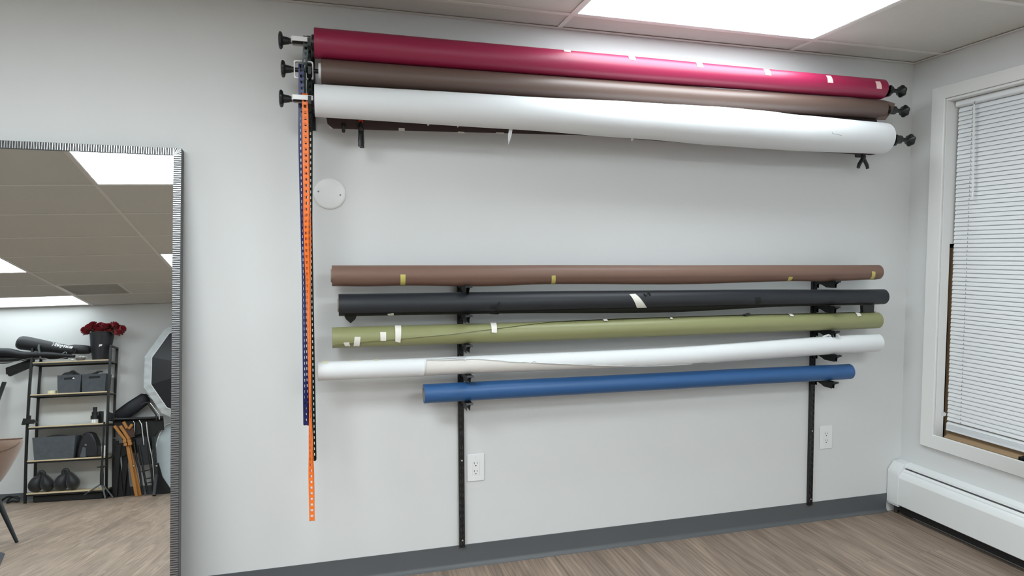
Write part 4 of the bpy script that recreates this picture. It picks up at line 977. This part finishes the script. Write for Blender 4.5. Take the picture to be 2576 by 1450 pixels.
# ---- fourth board: felt bin, round black case, white jar
tb3, x0, x1, zt3 = basket(80, 189, 1099, 1151, SZ[3]+0.001, -6.012, 0.22, 0.022, 'wide grey felt bin on the fourth board', hole=False)
b = B(); b.ball(((x0+x1)/2, -6.11, zt3-0.012), ((x1-x0)/2-0.06, 0.08, 0.035), 22, 10, fn=lambda n: 1+0.12*sin(4*n.x+2)); tag(b.build('black_cloth_bundle', 'cloth'), 'black cloth bundle just showing above the wide felt bin', 'cloth bundle')
p = my(224, 1147, -6.08); top = my(222, 1086, -6.08)
t = thing('speaker_case', 'black rounded case standing on the fourth board right of the wide felt bin', 'case', (p.x, -6.09, SZ[3]+0.0008))
hh = top.z-SZ[3]; wd = 0.105
def prof(k): return [(-wd, 0), (wd, 0), (wd*0.98, hh*0.30), (wd*0.80, hh*0.62), (wd*0.45, hh*0.90), (0.0, hh), (-wd*0.42, hh*0.92), (-wd*0.78, hh*0.66), (-wd*0.98, hh*0.32)]
b = B(); b.prism([(p.x+a, -6.02, SZ[3]+0.0008+c_) for a, c_ in prof(0)], (0, -0.16, 0)); b.build('shell', 'bucket', t, bevel=0.018)
b = B(); b.prism([(p.x-0.075, -6.019, SZ[3]+0.004), (p.x-0.015, -6.019, SZ[3]+0.004), (p.x-0.015, -6.019, SZ[3]+0.115), (p.x-0.045, -6.019, SZ[3]+0.13)], (0, 0.004, 0)); b.build('front_panel', 'felt', t, bevel=0.002)
b = B(); b.lathe((p.x-0.018, -6.02, SZ[3]+0.150), (0, 1, 0), [(0, 0.012), (0.006, 0.011), (0.008, 0.0001)], 16); b.build('badge', 'grey', t)
c = my(262, 1141, -6.18); c.z = SZ[3]+0.0008; c.x = min(c.x, SXR-0.045)
tag(B().lathe(c, (0, 0, 1), [(0, 0.040), (0.004, 0.042), (0.105, 0.042), (0.118, 0.036), (0.13, 0.034), (0.131, 0.0001)], 28).build('white_jar', 'plast'), 'white jar at the right end of the fourth board', 'jar')
# ---- bottom board: two black sandbags
def sandbag(u0, u1, vt, label, knot):
    x0, x1 = my(u0, 1215, -6.08).x, my(u1, 1215, -6.08).x; w = x1-x0; zt = my((u0+u1)/2, vt, -6.08).z; z0 = SZ[4]+0.0008; h = zt-z0
    t = thing('sandbag', label, 'sandbag', ((x0+x1)/2, -6.10, z0), 'black saddle sandbags on the bottom board')
    for s in (-1, 1):
        c = V(((x0+x1)/2+s*w*0.25, -6.10, z0+h*0.34))
        b = B(); b.ball(c, (w*0.285, 0.09, h*0.35), 20, 14, fn=lambda n, s=s: 1+0.05*sin(5*n.x+s)-0.12*max(0, n.z)*abs(n.x)*0); 
        for i, p in enumerate(b.v):           # the lobes lean to the handle
            k = max(0, (p.z-c.z)/(h*0.34)); b.v[i] = V((p.x-s*w*0.14*k*k, p.y, p.z+h*0.12*k*k))
        b.build('lobe', 'cloth', t, smooth=70)
    b = B(); hx = (x0+x1)/2+knot
    b.tube(catmull([(hx-0.016, -6.09, z0+h*0.66), (hx-0.022, -6.09, z0+h*0.85), (hx, -6.09, z0+h*0.95), (hx+0.022, -6.09, z0+h*0.85), (hx+0.016, -6.09, z0+h*0.66)], 5), 0.022, 10); b.build('handle', 'cloth', t)
sandbag(72, 134, 1185, 'black saddle sandbag on the left of the bottom board', 0.0)
sandbag(137, 198, 1179, 'black saddle sandbag on the right of the bottom board', -0.015)
p, q = mz(86, 1259), mz(254, 1253)
b = B().box(SXL+0.06, SXR-0.03, YB+0.01, YF-0.03, 0.0008, SZ[4]-0.038); tag(b.build('black_case', 'dark', bevel=0.008), 'low black case lying on the floor under the bottom board', 'case')
fl_ = lambda u, v, y: (lambda p: V((p.x, y, max(0.012, p.z))))(my(u, v, y))
b = B(); b.tube(catmull([fl_(2, 1262, -6.2), fl_(20, 1250, -6.2), fl_(42, 1254, -6.17), fl_(46, 1262, -6.13), fl_(30, 1262, -6.15), fl_(18, 1266, -6.15), fl_(26, 1254, -6.2), fl_(40, 1250, -6.2), fl_(48, 1256, -6.16)], 8), 0.012, 8); tag(b.build('cable_coil', 'blk'), 'black coiled cable on the floor left of the far shelf', 'cable')
# ---- light stand in front of the shelf
fl, fr_ = mz(195, 1258), mz(283, 1253); hub = my(256, 1217, -5.93); ptop = my(264, 1062, -5.95)
t = thing('light_stand', 'small black tripod light stand in front of the right leg of the far shelf', 'light stand', (hub.x, hub.y, 0), None)
b = B(); b.tube([hub+V((0, 0, -0.02)), V((hub.x, hub.y, my(255, 1195, -5.93).z)), V((hub.x, hub.y, my(255, 1180, -5.93).z))], [0.019, 0.019, 0.014], 16); b.build('lower_tube', 'blk', t)
b = B(); b.tube([V((hub.x, hub.y, hub.z+0.13)), V((ptop.x, hub.y, ptop.z))], 0.010, 14); b.build('pole', 'blk', t)
b = B(); zc = my(255, 1175, -5.93).z; b.lathe((hub.x, hub.y, zc-0.016), (0, 0, 1), [(0, 0.02), (0.03, 0.02)], 16); b.tube([(hub.x-0.045, hub.y+0.01, zc), (hub.x+0.04, hub.y+0.01, zc+0.004)], 0.009, 10); b.build('collar', 'blk', t)
for q in (fl, fr_, V((hub.x+0.02, hub.y-0.05, 0.004))):
    b = B(); b.tube([hub, V((q.x, q.y, 0.009))], 0.009, 10); b.build('leg', 'grey', t)
# ---- octagonal softbox
oc = my(530, 927, -5.98); R1, R0 = 0.76, 0.666
t = thing('octagonal_softbox', 'big black many-sided softbox with a white cloth rim cut off by the mirror frame', 'softbox', oc)
def oct_(R, k, y): q = 2*pi*(k+0.5)/12; return V((oc.x+R*cos(q), y, oc.z+R*sin(q)*0.98))
b = B()
apex = oc+V((0.0, 0.20, 0.0))
for k in range(12): b.add([oct_(R0, k, oc.y), oct_(R0, k+1, oc.y), apex+V((0, 0, 0))], [(0, 1, 2)])
b.build('black_shell', 'bucket', t, smooth=0)
b = B(); n = 96
def rimp(u, w):
    k = u*12; i = int(k) % 12; f = k-int(k)
    a, c = oct_(1, i, 0), oct_(1, i+1, 0); dvec = (a*(1-f)+c*f)-V((oc.x, 0, oc.z))
    rr = R0+(R1-R0)*w; wr = 0.008*sin(u*2*pi*37)*w*(1-w)*4+0.007*sin(u*2*pi*61+1+3*w)*w+0.004*sin(u*2*pi*97)*w
    return V((oc.x, oc.y-0.055*w+wr, oc.z))+V((dvec.x*rr, 0, dvec.z*rr))
b.grid(rimp, 192, 5); b.build('cloth_rim', 'rim', t, smooth=70)
b = B(); b.tube([oct_(R0+0.002, k, oc.y+0.002) for k in range(13)], 0.004, 8); b.build('edge_piping', 'letter', t)
b = B(); b.tube([apex+V((0, 0.0, 0)), apex+V((0.12, -0.1, -1.0)), V((apex.x+0.14, apex.y-0.1, 0.01))], 0.012, 12); b.build('support_pole', 'blk', t)
# ---- heap of folded seats right of the shelf
def px(u, v, y): return my(u, v, y)
# oval white reflector leaning on the wall
c = px(428, 1150, -6.20); 
t = thing('round_reflector', 'pale round reflector leaning on the far wall under the octagonal softbox', 'reflector', (c.x, -6.18, 0.03))
rv = c.z-0.03
b = B(); b.lathe((c.x, -6.205+0.02, c.z), (0, 1, 0.12), [(0, 0.0001), (0.0, 0.155), (0.004, 0.155), (0.004, 0.0001)], 48)
for i, p in enumerate(b.v): b.v[i] = V((p.x, p.y, c.z+(p.z-c.z)*rv/0.155))
b.build('disc', 'reflector', t)
b = B(); b.tube([V((c.x+0.157*cos(2*pi*k/48), -6.181, c.z+rv*sin(2*pi*k/48))) for k in range(49)], 0.004, 8); b.build('hoop', 'letter', t)
# black panel with wedge on the floor at the very right
b = B(); b.prism([px(378, 1180, -6.15), px(398, 1165, -6.15), px(408, 1200, -6.15), px(432, 1236, -6.15), px(432, 1246, -6.15), px(384, 1248, -6.15)], (0, -0.06, 0))
tag(b.build('black_backdrop_bag', 'dark', smooth=0), 'black wedge shaped bag on the floor by the right edge of the mirror', 'bag')
# diagonal long navy bag
p0, p1 = px(296, 1052, -6.22), px(372, 998, -6.22); d = p1-p0
b = B(); b.tube([p0, p0+d*0.08, p0+d*0.5, p0+d*0.92, p1], [0.06, 0.085, 0.088, 0.078, 0.04], 20, squash=(0.5, 1), up=(0, 1, 0))
t = thing('long_bag', 'blue-black long bag slanting up between the shelf and the octagonal softbox', 'bag', p0)
b.build('bag_body', 'navycloth', t, smooth=60)
b = B(); b.tube([p1, p1+V((-0.03, 0, 0.03))], 0.012, 10); b.build('end_toggle', 'blk', t)
# folding camp table / cart top in black
t = thing('folding_cart', 'black folded cart with a top rail and cloth sides right of the far shelf', 'cart', (px(345, 1250, -6.12).x, -6.12, 0))
L0, L1 = px(274, 1056, -6.10), px(410, 1051, -6.10)
b = B(); b.tube([L0, L1], 0.017, 12); b.build('top_rail', 'blk', t)
b = B(); b.prism([px(281, 1056, -6.13), px(409, 1052, -6.13), px(411, 1082, -6.13), px(398, 1084, -6.13), px(386, 1100, -6.13), px(379, 1140, -6.13), px(330, 1140, -6.13), px(300, 1095, -6.13), px(292, 1080, -6.13)], (0, -0.05, 0)); b.build('side_cloth', 'dark', t, smooth=0)
b = B(); b.prism([px(270, 1036, -6.1), px(285, 1041, -6.1), px(288, 1062, -6.1), px(276, 1060, -6.1)], (0, -0.03, 0)); b.build('corner_block', 'blk', t, bevel=0.004)
b = B(); b.tube(catmull([px(356, 1020, -6.08), px(366, 1014, -6.08), px(376, 1013, -6.08)], 4), 0.011, 10); b.build('handle_grip', 'blk', t)
b = B(); b.tube([px(373, 1016, -6.08), px(393, 1044, -6.08), px(394, 1058, -6.08)], 0.010, 10); b.build('handle_tube', 'blk', t)
b = B(); b.tube([px(378, 1015, -6.07), px(400, 1043, -6.07), px(401, 1056, -6.07)], 0.008, 10); b.build('handle_tube', 'chrome', t)
for (a, c) in (((386, 1100), (394, 1200)), ((394, 1195), (388, 1249))):
    b = B(); b.bar(px(*a, -6.10), px(*c, -6.10) if c[1] < 1248 else mz(*c)+V((0, 0, 0.0)), 0.03, 0.05, up=(0, 1, 0)); b.build('leg', 'blk', t)
b = B(); q = px(394, 1173, -6.07); b.lathe(q, (0, 1, 0), [(0, 0.010), (0.006, 0.009), (0.007, 0.0001)], 14); b.build('rivet', 'chrome', t)
# folded black stool with crossed legs
t = thing('folding_stool', 'black folding stool with crossed legs standing right of the shelf leg', 'stool', (px(300, 1248, -6.14).x, -6.14, 0), 'folded stools by the far wall')
ft = lambda u, v, y: V((my(u, v, y).x, y, 0.001))
for (a, c, y) in (((299, 1120), (288, 1251), -6.10), ((292, 1110), (304, 1249), -6.13), ((321, 1110), (307, 1249), -6.15), ((310, 1120), (322, 1240), -6.18)):
    b = B(); b.bar(px(*a, y), ft(*c, y), 0.052, 0.026, up=(0, 1, 0)); b.build('leg', 'steel', t)
b = B(); b.prism([px(284, 1118, -6.1), px(328, 1112, -6.1), px(326, 1140, -6.1), px(312, 1148, -6.1), px(304, 1150, -6.1), px(288, 1138, -6.1)], (0, -0.1, 0)); b.build('seat_cloth', 'dark', t, smooth=0)
b = B(); b.bar(px(284, 1103, -6.09), px(298, 1102, -6.09), 0.012, 0.010); b.build('buckle', 'grey', t)
# wooden folding stool
t = thing('wooden_stool', 'folded orange-brown wooden tripod stool with a leather seat leaning among the black stools', 'stool', mz(345, 1246), 'folded stools by the far wall')
yw = -6.045
for (a, c, y) in (((321, 1120), (344, 1244), yw), ((325, 1121), (353, 1243), yw-0.04), ((322, 1121), (350, 1242), yw-0.08)):
    b = B(); b.bar(px(*a, y), V((my(*c, y).x, y+0.0, 0.002)), 0.034, 0.034, up=(0, 1, 0)); b.build('leg', 'owood', t, bevel=0.004)
for (a, c, y) in (((288, 1072), (316, 1108), yw+0.02), ((303, 1072), (325, 1106), yw+0.02)):
    b = B(); b.bar(px(*a, y), px(*c, y), 0.03, 0.036, up=(0, 1, 0)); b.build('upper_leg', 'owood', t, bevel=0.004)
for (a, c) in (((311, 1062), (320, 1078)), ((324, 1080), (333, 1068))):
    b = B(); b.bar(px(*a, yw), px(*c, yw), 0.03, 0.036, up=(0, 1, 0)); b.build('upper_leg', 'owood', t, bevel=0.004)
b = B(); b.prism([px(286, 1071, yw), px(312, 1072, yw), px(336, 1077, yw), px(337, 1098, yw), px(327, 1103, yw), px(311, 1085, yw), px(292, 1078, yw)], (0, -0.03, 0)); b.build('leather_seat', 'leather', t, smooth=0)
for (u, v) in ((314, 1111), (325, 1110), (316, 1119), (327, 1117)):
    b = B(); q = px(u, v, yw+0.03); b.box(q.x-0.018, q.x+0.018, yw+0.005, yw+0.045, q.z-0.018, q.z+0.018); b.build('hinge_block', 'owood', t, bevel=0.003)
b = B(); b.ball(px(336, 1173, yw+0.02), 0.010, 12, 8); b.build('brass_pin', 'chrome', t)
# folded camp chair: silver tubes and dark mesh
t = thing('camp_chair', 'folded camp chair with silver tubes and dark mesh leaning right of the wooden stool', 'chair', (px(365, 1248, -6.10).x, -6.12, 0))
yc_ = -6.085
for (pts, m, r) in (([(335, 1060), (339, 1066), (337, 1100)], 'chrome', 0.006), ([(350, 1058), (356, 1068), (362, 1120)], 'chrome', 0.008), ([(368, 1062), (372, 1100), (384, 1160), (390, 1236)], 'chrome', 0.008),
                    ([(336, 1112), (344, 1160), (350, 1180), (360, 1247)], 'blk', 0.012), ([(349, 1120), (360, 1180), (372, 1246)], 'blk', 0.012), ([(372, 1110), (378, 1170), (390, 1247)], 'blk', 0.010)):
    ps = [px(*q, yc_) for q in pts]
    if pts[-1][1] > 1240: ps[-1] = V((ps[-1].x, yc_, 0.012))
    b = B(); b.tube(ps, r, 10); b.build('frame_tube', m, t)
b = B(); b.prism([px(341, 1104, yc_-0.01), px(372, 1098, yc_-0.01), px(384, 1168, yc_-0.01), px(352, 1172, yc_-0.01)], (0, -0.02, 0)); b.build('mesh_seat', 'cloth', t, smooth=0)
b = B(); b.prism([px(334, 1066, yc_-0.012), px(350, 1066, yc_-0.012), px(358, 1090, yc_-0.012), px(340, 1097, yc_-0.012)], (0, -0.02, 0)); b.build('mesh_back', 'dark', t, smooth=0)
for (a, c) in (((355, 1188), (380, 1182)), ((364, 1206), (384, 1202)), ((370, 1216), (386, 1212))):
    b = B(); b.bar(px(*a, yc_-0.004), px(*c, yc_-0.004), 0.012, 0.012); b.build('cross_bar', 'blk', t)
b = B(); b.prism([px(334, 1130, -6.2), px(340, 1127, -6.2), px(339, 1147, -6.2), px(336, 1146, -6.2)], (0, 0.004, 0)); b.build('white_tag', 'letter', t)
# leaning black pole at the far left
p0 = my(11, 962, -6.2); p1 = my(-30, 1075, -6.0)
b = B(); b.bar(p0, p1, 0.04, 0.02, up=(0, 1, 0)); b.bar(p1, V((p1.x-0.28, -5.85, 0.004)), 0.04, 0.02, up=(0, 1, 0)); tag(b.build('folded_easel', 'blk'), 'black folded easel leaning on the far wall at the left edge of the mirror', 'easel')
# ---- tan armchair, close behind the camera's left
foot = mz(43, 1366)
ct = V((foot.x-0.42, foot.y-0.02, 0))
top = my(60, 1104, foot.y-0.05); low = my(10, 1236, foot.y-0.05)
t = thing('armchair', 'tan upholstered tub chair with dark tapered legs at the left edge of the mirror', 'chair', (ct.x, ct.y, 0))
zt_, zl_ = top.z, low.z
half = top.x-ct.x
def shellp(u, w):
    q = rad(-118+236*u); hgt = zl_+(zt_-zl_)*w
    rx = (0.20+(half-0.20)*(w**0.55))*(1-0.05*max(0, (w-0.86)/0.14)**2); ry = rx*0.92
    droop = 0.10*max(0, (abs(u-0.5)*2-0.55))**1.2*w
    return V((ct.x+rx*cos(q)*1.0, ct.y+ry*sin(q), hgt-droop))
b = B(); b.grid(shellp, 40, 14)
k = len(b.v)
b.grid(lambda u, w: (lambda p: V((ct.x+(p.x-ct.x)*(0.90-0.06*(1-w)), ct.y+(p.y-ct.y)*(0.90-0.06*(1-w)), p.z+0.004)))(shellp(u, w)), 40, 14)
nu, nv = 40, 14
for i in range(nu):      # rim joining outer and inner shell
    a, c = i*(nv+1)+nv, (i+1)*(nv+1)+nv; b.f.append((a, c, k+c, k+a)); b.m.append(0)
for j in range(nv):
    for e in (0, nu): a = e*(nv+1)+j; b.f.append((a, a+1, k+a+1, k+a)); b.m.append(0)
b.build('shell', 'tan', t, smooth=60)
b = B(); b.tube([shellp(i/40, 1.0)+V((0, 0, 0.003)) for i in range(41)], 0.005, 8); b.tube(catmull([shellp(0.5+0.034*i, 0.93-0.44*(i/12)**0.8) for i in range(0, 13)], 3), 0.004, 8); b.build('piping', 'piping', t)
b = B(); b.ball((ct.x-0.02, ct.y, zl_+0.06), (0.26, 0.24, 0.075), 28, 12); b.build('seat', 'tan', t, smooth=70)
for sx, sy in ((1, 1), (1, -1), (-1, 1), (-1, -1)):
    a = V((ct.x+sx*0.19, ct.y+sy*0.15, zl_+0.02)); e = V((ct.x+sx*0.42, ct.y+sy*0.30+ (0.02-0.30 if (sx, sy) == (1, 1) else 0), 0.001))
    fv = V((foot.x-ct.x, foot.y-ct.y, 0)); k = {(1, 1): 0, (-1, 1): 1, (-1, -1): 2, (1, -1): 3}[(sx, sy)]; fv = Matrix.Rotation(k*pi/2, 3, 'Z') @ fv
    e = V((ct.x, ct.y, 0.001))+fv; a = V((ct.x, ct.y, zl_+0.03))+fv*0.62
    b = B(); b.tube([a, e], [0.021, 0.011], 16); b.build('leg', 'gun', t)
c = [mz(u, v) for u, v in ((12, 1395), (-60, 1376), (-110, 1420), (-20, 1470))]
b = B(); b.prism([V((p.x, p.y, 0.0006)) for p in c], (0, 0, 0.006)); tag(b.build('floor_mat', 'rug', smooth=0), 'corner of a dark grey floor mat at the left edge of the mirror', 'mat')

# ================================================================== LIGHT
w = bpy.data.worlds.new('night'); S.world = w; w.use_nodes = True
w.node_tree.nodes['Background'].inputs['Color'].default_value = (0.02, 0.022, 0.026, 1); w.node_tree.nodes['Background'].inputs['Strength'].default_value = 0.5
S.view_settings.view_transform = 'Standard'; S.view_settings.look = 'None'; S.view_settings.exposure = 1.85; S.view_settings.gamma = 1.0
S.view_settings.use_curve_mapping = False
S.cycles.max_bounces = 12; S.cycles.diffuse_bounces = 6; S.cycles.glossy_bounces = 6
